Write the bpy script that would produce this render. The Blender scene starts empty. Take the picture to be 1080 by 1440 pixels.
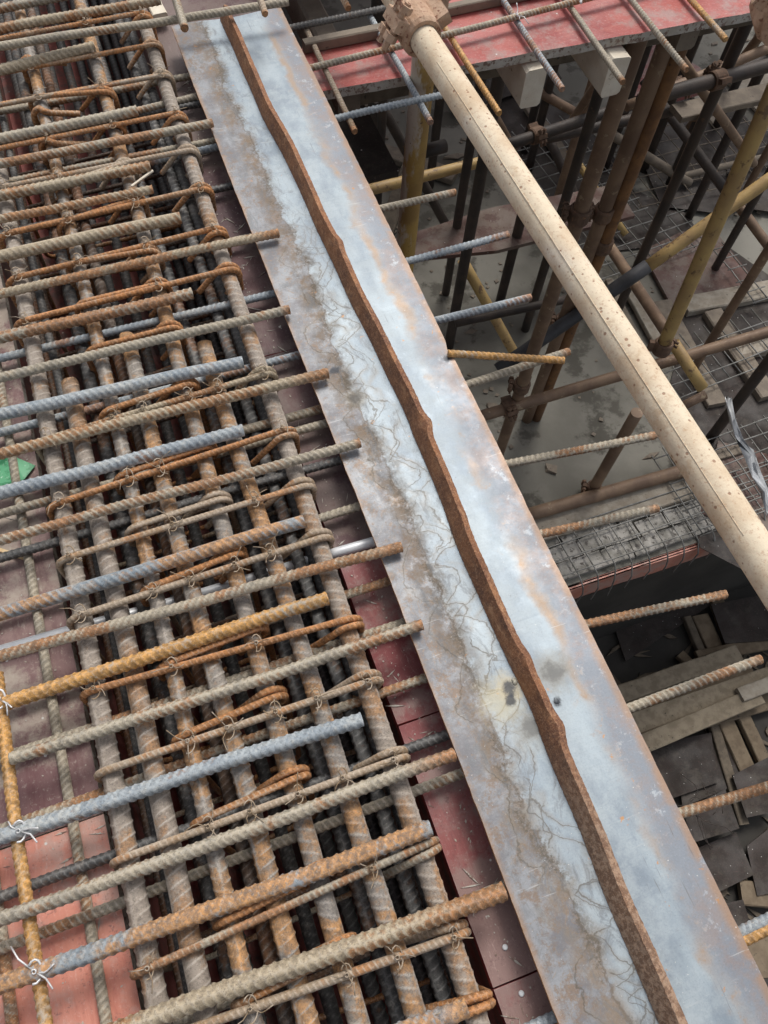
import bpy, math, random
import numpy as np
from mathutils import Vector
random.seed(7); RNG = np.random.default_rng(7)

# ------------------------------------------------------------------ camera
# metres; x across the steel plate (right), y along it (away), z up; plate top is z = 0
F = 1119.0; CXP, CYP = 540.0, 720.0; H = 0.95
d1 = np.array([-909., 2250., -1119.]); d2 = np.array([5310., 1589., -1119.])
Yc = d1/np.linalg.norm(d1); Xc = d2 - d2.dot(Yc)*Yc; Xc /= np.linalg.norm(Xc); Zc = np.cross(Xc, Yc)
RC = np.stack([Xc, Yc, Zc], 1)                    # world -> camera axes
def at(px, py, z=0.0):
    """survey: point of the level z sighted at photo position px, py"""
    d = RC.T @ np.array([px-CXP, CYP-py, -F]); t = (z-H)/d[2]
    return np.array([t*d[0], t*d[1], z])
scene = bpy.context.scene
COL = scene.collection
cam_d = bpy.data.cameras.new('camera'); cam = bpy.data.objects.new('camera', cam_d); COL.objects.link(cam)
cam_d.sensor_fit = 'VERTICAL'; cam_d.sensor_height = 36.0; cam_d.lens = F/1440*36.0
cam_d.clip_start = 0.02; cam_d.clip_end = 400
from mathutils import Matrix
M3 = Matrix([[float(RC.T[i][j]) for j in range(3)] for i in range(3)])
cam.matrix_world = Matrix.Translation((0, 0, H)) @ M3.to_4x4()
scene.camera = cam
scene.render.resolution_x = 768; scene.render.resolution_y = 1024

# ------------------------------------------------------------------ sky, sun, exposure
SUN_DIR = Vector((0.33, 0.42, 0.84)).normalized()      # towards the veiled sun
w = bpy.data.worlds.new('World'); scene.world = w; w.use_nodes = True
nt = w.node_tree; bg = nt.nodes['Background']
sky = nt.nodes.new('ShaderNodeTexSky'); sky.sky_type = 'NISHITA'; sky.sun_disc = False
sky.sun_elevation = math.asin(SUN_DIR.z); sky.sun_rotation = math.atan2(SUN_DIR.x, SUN_DIR.y)
sky.air_density = 1.0; sky.dust_density = 4.0; sky.ozone_density = 0.6
hs = nt.nodes.new('ShaderNodeHueSaturation'); hs.inputs['Saturation'].default_value = 0.35
nt.links.new(sky.outputs[0], hs.inputs['Color']); nt.links.new(hs.outputs[0], bg.inputs['Color'])
bg.inputs['Strength'].default_value = 0.125
sl = bpy.data.lights.new('sun', 'SUN'); sl.energy = 1.5; sl.angle = math.radians(20); sl.color = (1.0, 0.965, 0.91)
so = bpy.data.objects.new('sun', sl); COL.objects.link(so)
so.rotation_euler = SUN_DIR.to_track_quat('Z', 'Y').to_euler(); so.location = (0, 0, 6)
vs = scene.view_settings; vs.view_transform = 'Standard'; vs.look = 'None'; vs.exposure = 0.25; vs.gamma = 1; vs.use_curve_mapping = False

# ------------------------------------------------------------------ node helper
class G:
    def __init__(s, name):
        s.m = bpy.data.materials.new(name); s.m.use_nodes = True; s.t = s.m.node_tree; s.t.nodes.clear()
        s.out = s.t.nodes.new('ShaderNodeOutputMaterial'); s.b = s.t.nodes.new('ShaderNodeBsdfPrincipled')
        s.t.links.new(s.b.outputs[0], s.out.inputs['Surface'])
        s.geo = s.t.nodes.new('ShaderNodeNewGeometry'); s.pos = s.geo.outputs['Position']
    def put(s, sock, v):
        if v is None: return
        if isinstance(v, bpy.types.NodeSocket): s.t.links.new(v, sock)
        elif isinstance(v, tuple) and len(v) == 3 and len(sock.default_value) == 4: sock.default_value = (*v, 1)
        else: sock.default_value = v
    def math(s, op, a, b=0.0, c=None, clamp=False):
        n = s.t.nodes.new('ShaderNodeMath'); n.operation = op; n.use_clamp = clamp
        s.put(n.inputs[0], a); s.put(n.inputs[1], b)
        if c is not None: s.put(n.inputs[2], c)
        return n.outputs[0]
    def add(s, a, b): return s.math('ADD', a, b)
    def sub(s, a, b): return s.math('SUBTRACT', a, b)
    def mul(s, a, b): return s.math('MULTIPLY', a, b)
    def mulc(s, a, b): return s.math('MULTIPLY', a, b, clamp=True)
    def absv(s, a): return s.math('ABSOLUTE', a)
    def step(s, v, lo, hi, a=0.0, b=1.0):
        n = s.t.nodes.new('ShaderNodeMapRange'); n.interpolation_type = 'SMOOTHSTEP'
        s.put(n.inputs['Value'], v)
        if isinstance(lo, (int, float)) and isinstance(hi, (int, float)) and lo > hi: lo, hi, a, b = hi, lo, b, a
        s.put(n.inputs['From Min'], lo); s.put(n.inputs['From Max'], hi)
        n.inputs['To Min'].default_value = a; n.inputs['To Max'].default_value = b
        return n.outputs['Result']
    def scale(s, v, sc, loc=(0, 0, 0), rot=(0, 0, 0)):
        n = s.t.nodes.new('ShaderNodeMapping'); n.inputs['Scale'].default_value = sc; n.inputs['Location'].default_value = loc
        n.inputs['Rotation'].default_value = rot
        s.t.links.new(v, n.inputs['Vector']); return n.outputs[0]
    def noise(s, sc, det=4, rough=.55, v=None, dist=0.0):
        n = s.t.nodes.new('ShaderNodeTexNoise'); n.inputs['Scale'].default_value = sc; n.inputs['Detail'].default_value = det
        n.inputs['Roughness'].default_value = rough; n.inputs['Distortion'].default_value = dist
        s.t.links.new(v or s.pos, n.inputs['Vector']); return n.outputs[0]
    def voro(s, sc, v=None, feature='F1'):
        n = s.t.nodes.new('ShaderNodeTexVoronoi'); n.feature = feature; n.inputs['Scale'].default_value = sc
        s.t.links.new(v or s.pos, n.inputs['Vector']); return n.outputs['Distance']
    def mix(s, f, a, b, mode='MIX'):
        n = s.t.nodes.new('ShaderNodeMix'); n.data_type = 'RGBA'; n.blend_type = mode
        s.put(n.inputs[0], f); s.put(n.inputs[6], a); s.put(n.inputs[7], b); return n.outputs[2]
    def attr(s, name):
        n = s.t.nodes.new('ShaderNodeAttribute'); n.attribute_name = name; return n.outputs['Fac']
    def rnd(s): 
        n = s.t.nodes.new('ShaderNodeObjectInfo'); return n.outputs['Random']
    def xyz(s, v=None):
        n = s.t.nodes.new('ShaderNodeSeparateXYZ'); s.t.links.new(v or s.pos, n.inputs[0]); return n.outputs
    def bump(s, h, st=.3, d=.001):
        n = s.t.nodes.new('ShaderNodeBump'); n.inputs['Strength'].default_value = st; n.inputs['Distance'].default_value = d
        s.t.links.new(h, n.inputs['Height']); s.t.links.new(n.outputs[0], s.b.inputs['Normal'])
    def fin(s, col, rough=.8, metal=0.0, spec=None):
        s.put(s.b.inputs['Base Color'], col); s.put(s.b.inputs['Roughness'], rough); s.put(s.b.inputs['Metallic'], metal)
        if spec is not None: s.put(s.b.inputs['Specular IOR Level'], spec)
        return s.m

def rebar_mat(name, c1, c2, rust=(.36, .15, .045), cover=.5, dust=(.42, .37, .31), dustamt=.3, rough=.72, valley=.25, metal=0.1):
    g = G(name)
    col = g.mix(g.step(g.noise(30, 6, .65), .38, .62), c1, c2)
    d = g.step(g.add(g.noise(95, 7, .75), g.mul(g.noise(9, 3), .5)), .80-dustamt*.5, .93-dustamt*.4)
    col = g.mix(g.mul(d, .75), col, dust)
    rib = g.attr('rib'); tip = g.attr('tip')
    r = g.add(g.add(g.mul(g.noise(11, 5, .6), .7), g.mul(g.noise(70, 6, .75), .3)), g.mul(g.sub(g.rnd(), .5), .10))
    r = g.add(r, g.mul(g.sub(.4, rib), valley*.30))
    rm = g.mul(g.step(r, 1.01-cover, 1.10-cover), .85)
    rm = g.math('MAXIMUM', rm, g.mul(tip, .85))
    rc = g.mix(g.step(g.noise(120, 5, .7), .35, .62), tuple(k*.55 for k in rust), tuple(min(1, k*1.35) for k in rust))
    col = g.mix(rm, col, rc)
    # ground-in dirt plus crease shade in the colour between the ribs, rubbed crests
    col = g.mix(g.mul(g.step(rib, .55, .0), .34), col, tuple(k*.32 for k in c1))
    col = g.mix(g.mul(g.step(rib, .45, 1.0), .40), col, g.mix(.45, col, (.66, .66, .64)))
    mott = g.noise(330, 6, .8); col = g.mix(g.step(mott, .50, .40, 0, .55), col, tuple(k*.35 for k in c1))
    col = g.mix(g.step(g.noise(260, 5, .8, g.scale(g.pos, (1, 1, 1), (2, 5, 1))), .56, .66, 0, .55), col, tuple(min(.8, k*1.25) for k in dust))
    g.bump(g.add(mott, g.mul(g.noise(90, 4, .7), .8)), .8, .0009)
    return g.fin(col, g.step(g.noise(60, 4), .3, .7, rough-.14, rough+.12), metal)

M = {}
M['blue']   = rebar_mat('blue_grey_rebar', (.29, .335, .375), (.42, .46, .48), cover=.46, dust=(.5, .5, .47), dustamt=.1, metal=.15)
M['bluerust'] = rebar_mat('blue_rebar_rusting', (.24, .29, .33), (.34, .37, .39), rust=(.52, .25, .07), cover=.53, dustamt=.15)
M['tan']    = rebar_mat('dusty_tan_rebar', (.30, .24, .165), (.39, .325, .23), cover=.54, dust=(.52, .43, .30), dustamt=.4)
M['grey']   = rebar_mat('dusty_grey_rebar', (.28, .245, .19), (.38, .345, .28), cover=.51, dust=(.50, .43, .32), dustamt=.35)
M['orange'] = rebar_mat('orange_rebar', (.46, .27, .10), (.34, .30, .24), rust=(.60, .31, .08), cover=.62, dustamt=.2)
M['rust']   = rebar_mat('rusty_stirrup_steel', (.33, .165, .07), (.25, .12, .055), rust=(.46, .20, .065), cover=.60, dust=(.52, .37, .24), dustamt=.35)
M['rustpale'] = rebar_mat('dusty_rusty_stirrup_steel', (.42, .31, .20), (.38, .24, .13), rust=(.48, .22, .08), cover=.48, dust=(.48, .40, .31), dustamt=.4)
M['long']   = rebar_mat('longitudinal_rebar_brown', (.30, .25, .205), (.40, .34, .28), rust=(.42, .22, .09), cover=.50, dust=(.44, .38, .32), dustamt=.4, valley=.2)
M['longo']  = rebar_mat('longitudinal_rebar_orange_blotched', (.27, .245, .22), (.35, .315, .28), rust=(.50, .25, .08), cover=.53, dustamt=.25, valley=.22)
M['dark']   = rebar_mat('dark_rebar', (.075, .075, .075), (.125, .122, .118), rust=(.22, .11, .055), cover=.46, dust=(.2, .18, .16), dustamt=.1, metal=.2, rough=.6)  # darkest of the rebar greys
M['darkrust'] = rebar_mat('dark_rusty_rebar', (.13, .075, .045), (.10, .085, .075), rust=(.22, .10, .045), cover=.52, dust=(.25, .2, .16), dustamt=.15)

def simple(name, c1, c2, sc=8, lo=.35, hi=.65, rough=.8, bsc=120, bst=.3, stretch=(1, 1, 1), c3=None, t3=.62, metal=0, sc3=None):
    g = G(name); v = g.scale(g.pos, stretch)
    col = g.mix(g.step(g.noise(sc, 6, .6, v), lo, hi), c1, c2)
    if c3: col = g.mix(g.step(g.noise(sc3 or sc*2.7, 6, .65, v), t3, t3+.08), col, c3)
    g.bump(g.noise(bsc, 4, .6, v), bst, .002)
    return g.fin(col, rough, metal)
M['wire'] = simple('tie_wire_steel', (.28, .2, .12), (.45, .38, .3), 60, rough=.6, metal=.3)
M['wirew'] = simple('white_tie_wire', (.75, .75, .75), (.55, .55, .55), 60, rough=.4, metal=.3)
M['galv'] = simple('galvanised_conduit', (.78, .79, .80), (.62, .64, .66), 30, rough=.4, metal=.2, bst=.1)
M['timberp'] = simple('shade_toned_pit_timber', (.20, .16, .11), (.29, .24, .17), 5, stretch=(4, 4, 4), c3=(.07, .06, .045))  # pit gloom is mixed into this timber colour
M['timberq'] = simple('dark_pit_timber', (.13, .095, .06), (.19, .145, .095), 5, stretch=(4, 4, 4), c3=(.05, .04, .03))  # darker copy, more of the pit gloom in the colour
M['timber'] = simple('grey_weathered_timber', (.26, .22, .17), (.36, .32, .26), 5, stretch=(4, 4, 4), c3=(.14, .11, .085))
M['timberl'] = simple('pale_new_timber', (.66, .58, .46), (.76, .70, .58), 5, stretch=(4, 4, 4), c3=(.36, .27, .18))
M['timberd'] = simple('dark_timber', (.09, .07, .05), (.15, .12, .085), 5, stretch=(4, 4, 4), c3=(.05, .04, .03))  # darkest of the timber browns
M['timberm'] = simple('brown_grey_timber', (.16, .13, .10), (.23, .19, .145), 5, stretch=(4, 4, 4), c3=(.08, .06, .05))
M['concrete'] = simple('floor_concrete', (.15, .142, .118), (.23, .218, .185), 2.2, c3=(.085, .078, .062), t3=.52, sc3=4, bsc=40)
M['mortar'] = simple('ledge_mortar', (.20, .19, .165), (.42, .40, .365), 14, c3=(.10, .09, .08), t3=.55, bsc=60, bst=.6)
M['pitfloor'] = simple('shade_dark_pit_floor', (.028, .025, .021), (.05, .045, .038), 2.5, c3=(.02, .018, .015), bsc=25, bst=.5)  # near-black: the lack of light in the pit is put into the colour
M['pole'] = simple('brown_painted_scaffold_steel', (.16, .10, .065), (.25, .165, .105), 9, rough=.6, c3=(.34, .26, .17), t3=.60, metal=.1)
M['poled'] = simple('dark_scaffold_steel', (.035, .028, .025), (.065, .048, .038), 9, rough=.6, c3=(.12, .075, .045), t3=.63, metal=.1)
M['polerust'] = simple('rust_orange_scaffold_steel', (.15, .075, .035), (.26, .13, .05), 12, rough=.7, c3=(.09, .05, .03), t3=.6)
M['poley'] = simple('worn_yellow_scaffold_paint', (.50, .34, .13), (.38, .25, .11), 11, rough=.55, c3=(.20, .12, .06), t3=.56)
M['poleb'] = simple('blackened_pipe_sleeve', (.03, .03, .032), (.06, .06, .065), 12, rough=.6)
M['wiremesh'] = simple('mesh_wire', (.16, .155, .14), (.27, .265, .25), 20, rough=.5, metal=.3)
M['coupler'] = simple('cemented_rusty_coupler', (.40, .24, .15), (.52, .36, .25), 30, rough=.85, c3=(.22, .10, .06), t3=.55, bsc=160, bst=.9)
M['couplerd'] = simple('dark_rusty_coupler', (.10, .06, .04), (.18, .11, .07), 30, rough=.8, c3=(.25, .13, .07), t3=.58)
M['white'] = simple('cement_splashed_board', (.50, .48, .43), (.62, .60, .55), 12, c3=(.3, .26, .22), bsc=80, bst=.5)
M['plastic'] = simple('torn_plastic_film', (.62, .64, .66), (.75, .77, .78), 20, rough=.25)
M['green'] = simple('green_plastic_scrap', (.03, .20, .08), (.10, .36, .18), 60, lo=.4, hi=.5, rough=.35, c3=(.5, .6, .5), t3=.6)
M['sliver'] = simple('raw_wood_sliver', (.6, .42, .22), (.66, .5, .3), 30)
M['tipred'] = simple('red_painted_edge', (.45, .09, .09), (.35, .06, .07), 20)

def yellow_pole():
    g = G('yellow_post_paint'); col = g.mix(g.step(g.noise(9, 6, .6), .4, .6), (.42, .27, .075), (.30, .185, .06))
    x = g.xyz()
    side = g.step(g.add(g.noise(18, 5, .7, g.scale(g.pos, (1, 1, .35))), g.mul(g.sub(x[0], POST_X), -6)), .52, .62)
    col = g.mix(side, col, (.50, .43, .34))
    col = g.mix(g.step(g.noise(120, 3), .66, .72), col, (.12, .07, .04))
    g.bump(g.noise(100, 4), .4, .001); return g.fin(col, .6)
POST_X = float(at(590, 150, -.1)[0])

def rail_mat():
    g = G('cement_coated_rail'); a = g.noise(14, 6, .6)
    col = g.mix(g.step(a, .38, .66), (.74, .63, .47), (.60, .46, .31))
    col = g.mix(g.step(g.noise(5, 3), .56, .72), col, (.82, .76, .65))
    col = g.mix(g.step(g.noise(190, 6, .8), .53, .62, 0, .6), col, (.50, .31, .19))
    col = g.mix(g.step(g.noise(9, 6, .75), .56, .66, 0, .6), col, (.52, .36, .22))
    v = g.voro(75); pit = g.step(g.add(v, g.mul(g.noise(20, 2), .22)), .30, .20)
    col = g.mix(g.mul(pit, .75), col, (.26, .12, .065))
    g.bump(g.add(g.noise(260, 4, .7), g.mul(pit, -.7)), .5, .0012)
    return g.fin(col, .8)
M['rail'] = rail_mat(); M['yellow'] = yellow_pole()

def ply_mat(name, cols, stain, stainamt, scratch, seed=0, rough=.55, grain=(1, 1, 1), spots=(.12, .05, .05)):
    g = G(name); v = g.scale(g.pos, (1, 1, 1), (seed, seed*1.7, 0))
    col = g.mix(g.step(g.noise(5, 6, .6, v), .38, .62), cols[0], cols[1])
    gr = g.scale(v, grain)
    col = g.mix(g.mul(g.step(g.noise(30, 6, .7, gr), .45, .7), .55), col, cols[2])
    col = g.mix(g.mul(g.step(g.add(g.noise(11, 7, .72, v), g.mul(g.noise(3, 2, .5, v), .3)), .86-stainamt, 1.0-stainamt), .88), col, stain)
    col = g.mix(g.mul(g.step(g.noise(75, 5, .75, gr), .60, .70), .6), col, scratch)
    col = g.mix(g.mul(g.step(g.noise(26, 6, .75, v), .66, .72), .7), col, spots)
    col = g.mix(g.mul(g.step(g.noise(160, 6, .8, v), .55, .64), .4), col, scratch); col = g.mix(g.mul(g.step(g.noise(130, 6, .8, g.scale(v, (1, 1, 1), (4, 4, 4))), .56, .66), .5), col, spots)
    vo = g.voro(30, v); col = g.mix(g.step(vo, .07, .045), col, (.6, .58, .55))
    g.bump(g.noise(140, 5, .7, gr), .35, .0012)
    return g.fin(col, g.step(g.noise(9, 3), .3, .7, rough-.1, rough+.2))
M['plyred'] = ply_mat('red_film_plywood', [(.30, .055, .05), (.40, .09, .075), (.48, .16, .125)], (.33, .20, .18), .20, (.55, .36, .32), 3, grain=(1, 3, 1))
M['plypink'] = ply_mat('pinkish_wet_plywood', [(.54, .205, .14), (.63, .27, .20), (.46, .14, .10)], (.50, .32, .27), .26, (.70, .50, .43), 8, rough=.4, grain=(2.5, .5, 1))
M['plyold'] = ply_mat('weathered_purple_plywood', [(.19, .105, .105), (.27, .18, .165), (.11, .04, .045)], (.40, .34, .28), .27, (.50, .44, .38), 5, rough=.7, grain=(2.5, .6, 1))
M['plystrip'] = ply_mat('maroon_strip_plywood', [(.20, .045, .048), (.27, .085, .08), (.16, .06, .058)], (.27, .18, .16), .32, (.46, .33, .30), 2, rough=.6, grain=(2.5, .5, 1))
M['plystripd'] = ply_mat('dark_purple_plywood', [(.085, .045, .05), (.13, .07, .07), (.11, .07, .07)], (.17, .125, .11), .28, (.27, .2, .19), 4, rough=.65, grain=(2.5, .5, 1))
M['plydeep'] = ply_mat('beam_bottom_plywood', [(.30, .085, .07), (.37, .13, .11), (.2, .09, .075)], (.15, .11, .10), .26, (.30, .2, .18), 6, rough=.75)
M['plydark'] = ply_mat('shade_dark_loose_plywood', [(.027, .021, .017), (.042, .031, .026), (.025, .02, .017)], (.06, .05, .04), .2, (.11, .09, .075), 9, rough=.7)  # darkened so that the sheets carry gloom in their colour
M['plymid'] = ply_mat('dusty_maroon_plywood', [(.10, .055, .045), (.14, .075, .062), (.11, .075, .06)], (.18, .14, .115), .26, (.22, .16, .13), 12, rough=.7)
M['edge'] = simple('cement_crusted_edge', (.42, .38, .32), (.52, .49, .44), 40, c3=(.22, .15, .12), t3=.52, bsc=150, bst=.8)

def plate_mat():
    g = G('steel_plate_surface'); o = g.xyz(); x, y = o[0], o[1]
    u = g.mul(g.sub(x, .18), 1/.22)
    P2 = g.scale(g.pos, (1, 1, 0))
    n1 = g.noise(3.2, 3, .5, g.scale(g.pos, (.3, 1, 0)))
    n2 = g.noise(34, 4, .6, P2)
    uc = g.add(.27, g.add(g.mul(g.sub(n1, .5), .30), g.mul(g.sub(n2, .5), .14)))
    du = g.sub(u, uc)
    big = g.noise(7, 5, .6, g.scale(g.pos, (2.2, 1, 0)))
    cloud = g.noise(18, 9, .74, P2)
    # clean middle and right: pale blue-grey mill scale
    col = g.mix(g.step(big, .36, .66), (.21, .255, .30), (.345, .405, .445))
    col = g.mix(g.mul(g.step(cloud, .42, .62), .5), col, (.43, .485, .51))
    # scour strokes across the sheet
    st = g.noise(9, 5, .6, g.scale(g.pos, (1.0, 14, 0), rot=(0, 0, .12)))
    col = g.mix(g.mul(g.step(st, .55, .75), .28), col, (.19, .235, .285))
    # left of the stain line: lilac grey, cloudy
    lcol = g.mix(g.step(g.noise(14, 9, .76, P2), .40, .6), (.175, .172, .182), (.285, .295, .31))
    lcol = g.mix(g.mul(g.step(g.noise(27, 10, .82, P2), .50, .60), .85), lcol, (.215, .15, .105))
    cells = g.noise(30, 3, .5, P2, 1.2)
    cl = g.step(g.absv(g.sub(g.math('FRACT', g.mul(cells, 5)), .5)), .05, .0)
    lcol = g.mix(g.mul(cl, .5), lcol, (.30, .2, .12))
    col = g.mix(g.step(du, .035, -.02), col, lcol)
    # right rim zone
    ur = g.add(u, g.mul(g.sub(g.noise(11, 5, .6, P2), .5), .28))
    rcol = g.mix(g.step(g.noise(20, 9, .8, P2), .42, .60), (.215, .235, .27), (.26, .215, .205))
    col = g.mix(g.mul(g.step(ur, .74, .90), .85), col, rcol)
    # tan rust line along the right rim and rust on patches
    ln = g.mul(g.step(g.absv(g.sub(ur, .81)), .055, .0), g.step(g.noise(6, 4, .6, P2), .42, .6))
    col = g.mix(g.mul(ln, .75), col, (.37, .25, .155))
    pr_ = g.mul(g.step(g.noise(48, 8, .78, P2), .55, .66), g.step(ur, .68, .84))
    col = g.mix(g.mul(pr_, .7), col, (.36, .235, .14))
    pale = g.mul(g.step(g.noise(48, 8, .75, P2), .56, .62), g.step(ur, .80, .95))
    col = g.mix(g.mul(pale, .6), col, (.43, .52, .60))
    edge = g.step(g.math('MINIMUM', u, g.sub(1.0, u)), .05, .0)
    col = g.mix(g.mulc(g.mul(edge, g.step(g.noise(30, 5), .3, .5)), .7), col, (.36, .215, .12))
    # stain on the seam: a broad tan wash with a gritty dark core
    b = g.mul(g.step(g.absv(g.add(du, .035)), .13, .02), g.step(g.noise(22, 9, .8, P2), .42, .56))
    col = g.mix(g.mul(b, .72), col, (.235, .17, .11))
    grit = g.noise(230, 6, .8, P2)
    b2 = g.mul(g.step(g.absv(du), .075, .0), g.step(g.add(grit, g.mul(g.sub(g.noise(16, 4, .6, P2), .5), .9)), .49, .58))
    col = g.mix(g.mul(b2, .85), col, (.10, .085, .065))
    seam = g.step(g.absv(du), .010, .002); col = g.mix(g.mul(seam, .6), col, (.13, .105, .08))
    # tide lines: scalloped rims of dried water, right of the seam
    nw = g.noise(9, 1.2, .5, P2); nf = g.noise(38, 2, .5, P2)
    yw = g.add(y, g.mul(g.sub(nw, .5), .11)); uw = g.add(du, g.mul(g.sub(nf, .5), .045))
    amp = g.step(g.noise(5, 3, .5, g.scale(g.pos, (0, 1, 0))), .38, .60, .35, 1.0)
    tl = None
    for (o_, a_, f_, p_) in [(.03, .19, 47, 0), (.02, .11, 71, 1.1), (.05, .24, 31, 2.0), (-.02, -.16, 38, .9)]:
        c = g.add(o_, g.mul(g.mul(g.absv(g.math('SINE', g.add(g.mul(yw, f_), p_))), a_), amp))
        l = g.mul(g.step(g.absv(g.sub(uw, c)), .0078, .001), g.step(g.noise(11+o_*40, 3, .5, g.scale(g.pos, (1, 1, 0), (o_*50, a_*90, 0))), .40, .50))
        hl = g.mul(g.step(g.absv(g.sub(uw, c)), .045, .0), g.step(g.noise(19, 5, .7, P2), .40, .56)); halo = hl if tl is None else g.math('MAXIMUM', halo, hl)
        tl = l if tl is None else g.math('MAXIMUM', tl, l)
        if a_ == .19: fill = g.mul(g.step(uw, 0, .02), g.step(g.sub(uw, c), .01, -.02))
    fade = g.mul(g.step(y, 1.15, .80), g.step(u, .53, .49))
    col = g.mix(g.mul(g.mul(fill, fade), .16), col, (.48, .52, .53))
    col = g.mix(g.mul(g.mul(halo, fade), .38), col, (.24, .20, .15))
    col = g.mix(g.mul(g.mul(tl, fade), .68), col, (.10, .085, .065))
    # cloudy scale rubbed into the wash left of the strip
    sw2 = g.noise(30, 9, .8, g.scale(g.pos, (1.6, .7, 0), (7, 2, 0)), 1.0)
    col = g.mix(g.mul(g.mul(g.step(sw2, .50, .38), .55), g.add(g.step(du, .34, .22), .15)), col, (.16, .17, .18))
    # crisp grit over everything, long hair scratches
    gt = g.noise(420, 7, .85, P2); col = g.mix(g.step(gt, .48, .40, 0, .20), col, (.12, .125, .13)); col = g.mix(g.step(gt, .54, .62, 0, .15), col, (.52, .54, .54))
    hs1 = g.noise(210, 3, .6, g.scale(g.pos, (1, .05, 0), (0, 0, 0), (0, 0, .06))); col = g.mix(g.mul(g.step(hs1, .64, .70), g.mul(g.step(g.noise(8, 3, .5, P2), .5, .6), .5)), col, (.13, .13, .13))
    hs2 = g.noise(260, 3, .6, g.scale(g.pos, (.06, 1, 0), (3, 0, 0), (0, 0, .5))); col = g.mix(g.mul(g.step(hs2, .65, .71), g.mul(g.step(g.noise(7, 3, .5, g.scale(g.pos, (1, 1, 0), (9, 0, 0))), .52, .6), .45)), col, (.55, .56, .55))
    # scratches, specks, orange spots
    sc = g.noise(60, 5, .7, g.scale(g.pos, (6, .5, 0)))
    col = g.mix(g.mul(g.step(sc, .66, .74), .35), col, (.2, .19, .18))
    sp = g.noise(330, 2, .5, P2); col = g.mix(g.mul(g.step(sp, .72, .76), .7), col, (.12, .10, .09))
    sw = g.noise(290, 2, .5, g.scale(g.pos, (1, 1, 0), (3, 3, 0))); col = g.mix(g.mul(g.step(sw, .73, .77), .6), col, (.75, .73, .68))
    os_ = g.mul(g.step(g.noise(55, 5, .6, g.scale(g.pos, (1, 1, 0), (5, 1, 0))), .66, .70), g.step(g.noise(4, 2, .5, P2), .45, .6))
    col = g.mix(g.mul(os_, .8), col, (.50, .24, .075))
    # weld burns either side of the strip
    for (px, py, r, tan) in [(704, 984, .034, 3), (716, 968, .017, 1), (718, 985, .013, 0), (785, 988, .011, 0), (778, 944, .024, 2), (748, 1024, .022, 2), (628, 505, .012, 0), (345, 400, .012, 0), (470, 520, .012, 0), (500, 560, .016, 2)]:
        c = at(px, py, 0)
        dx = g.sub(x, float(c[0])); dy = g.sub(y, float(c[1]))
        d = g.math('SQRT', g.add(g.mul(dx, dx), g.mul(dy, dy))); d = g.add(d, g.mul(g.sub(g.noise(60, 5, .7, P2), .5), r*1.6))
        if tan == 3: col = g.mix(g.mul(g.step(d, r*1.2, r*.2), .6), col, (.42, .37, .24)); continue
        if tan: col = g.mix(g.mul(g.step(d, r*1.5, r*.3), .7), col, (.42, .36, .24) if tan == 1 else (.22, .20, .16))
        col = g.mix(g.mul(g.step(d, r*.75, r*.25), .9 if tan != 2 else .45), col, (.035, .04, .05))
    hgt = g.add(g.add(g.mul(g.noise(200, 5, .7, P2), .35), g.mul(tl, .15)), g.mul(cloud, .5))
    g.bump(hgt, .35, .0011)
    ro = g.add(g.step(cloud, .35, .65, .40, .55), g.mul(b, .3))
    return g.fin(col, ro, g.sub(.22, g.mul(b, .2)), spec=.35)
M['plate'] = plate_mat()
M['plateedge'] = simple('plate_cut_edge_rust', (.45, .22, .09), (.56, .30, .13), 40, c3=(.25, .12, .06))

def strip_mat():
    g = G('strip_rust'); 
    col = g.mix(g.step(g.noise(16, 6, .65), .36, .64), (.15, .062, .032), (.27, .115, .05))
    col = g.mix(g.mul(g.step(g.noise(45, 7, .75, g.scale(g.pos, (3, .8, 1))), .52, .66), .8), col, (.46, .26, .14))
    col = g.mix(g.mul(g.step(g.noise(60, 6, .7), .56, .66), .7), col, (.12, .065, .045))
    stk = g.noise(26, 7, .75, g.scale(g.pos, (2.6, 1.0, 2.6)))
    col = g.mix(g.mul(g.step(stk, .52, .66), .55), col, (.40, .19, .085)); col = g.mix(g.mul(g.step(stk, .46, .36), .45), col, (.10, .055, .04))
    gr2 = g.noise(240, 6, .85); col = g.mix(g.mul(g.step(gr2, .50, .60), .55), col, (.42, .22, .115)); col = g.mix(g.mul(g.step(gr2, .46, .38), .5), col, (.075, .04, .03))
    y = g.xyz()[1]
    low = g.step(y, .12, -.02); pale = g.mix(g.step(g.noise(150, 4, .7), .42, .6), (.17, .105, .07), (.38, .27, .19))
    col = g.mix(g.mul(low, .75), col, pale)
    kn = g.noise(500, 3, .6); col = g.mix(g.mul(g.step(kn, .55, .65), .4), col, (.50, .30, .17))
    g.bump(g.add(kn, g.mul(g.noise(80, 5, .7), 1.2)), .7, .0014)
    return g.fin(col, .78, .05)
M['strip'] = strip_mat()

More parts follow.
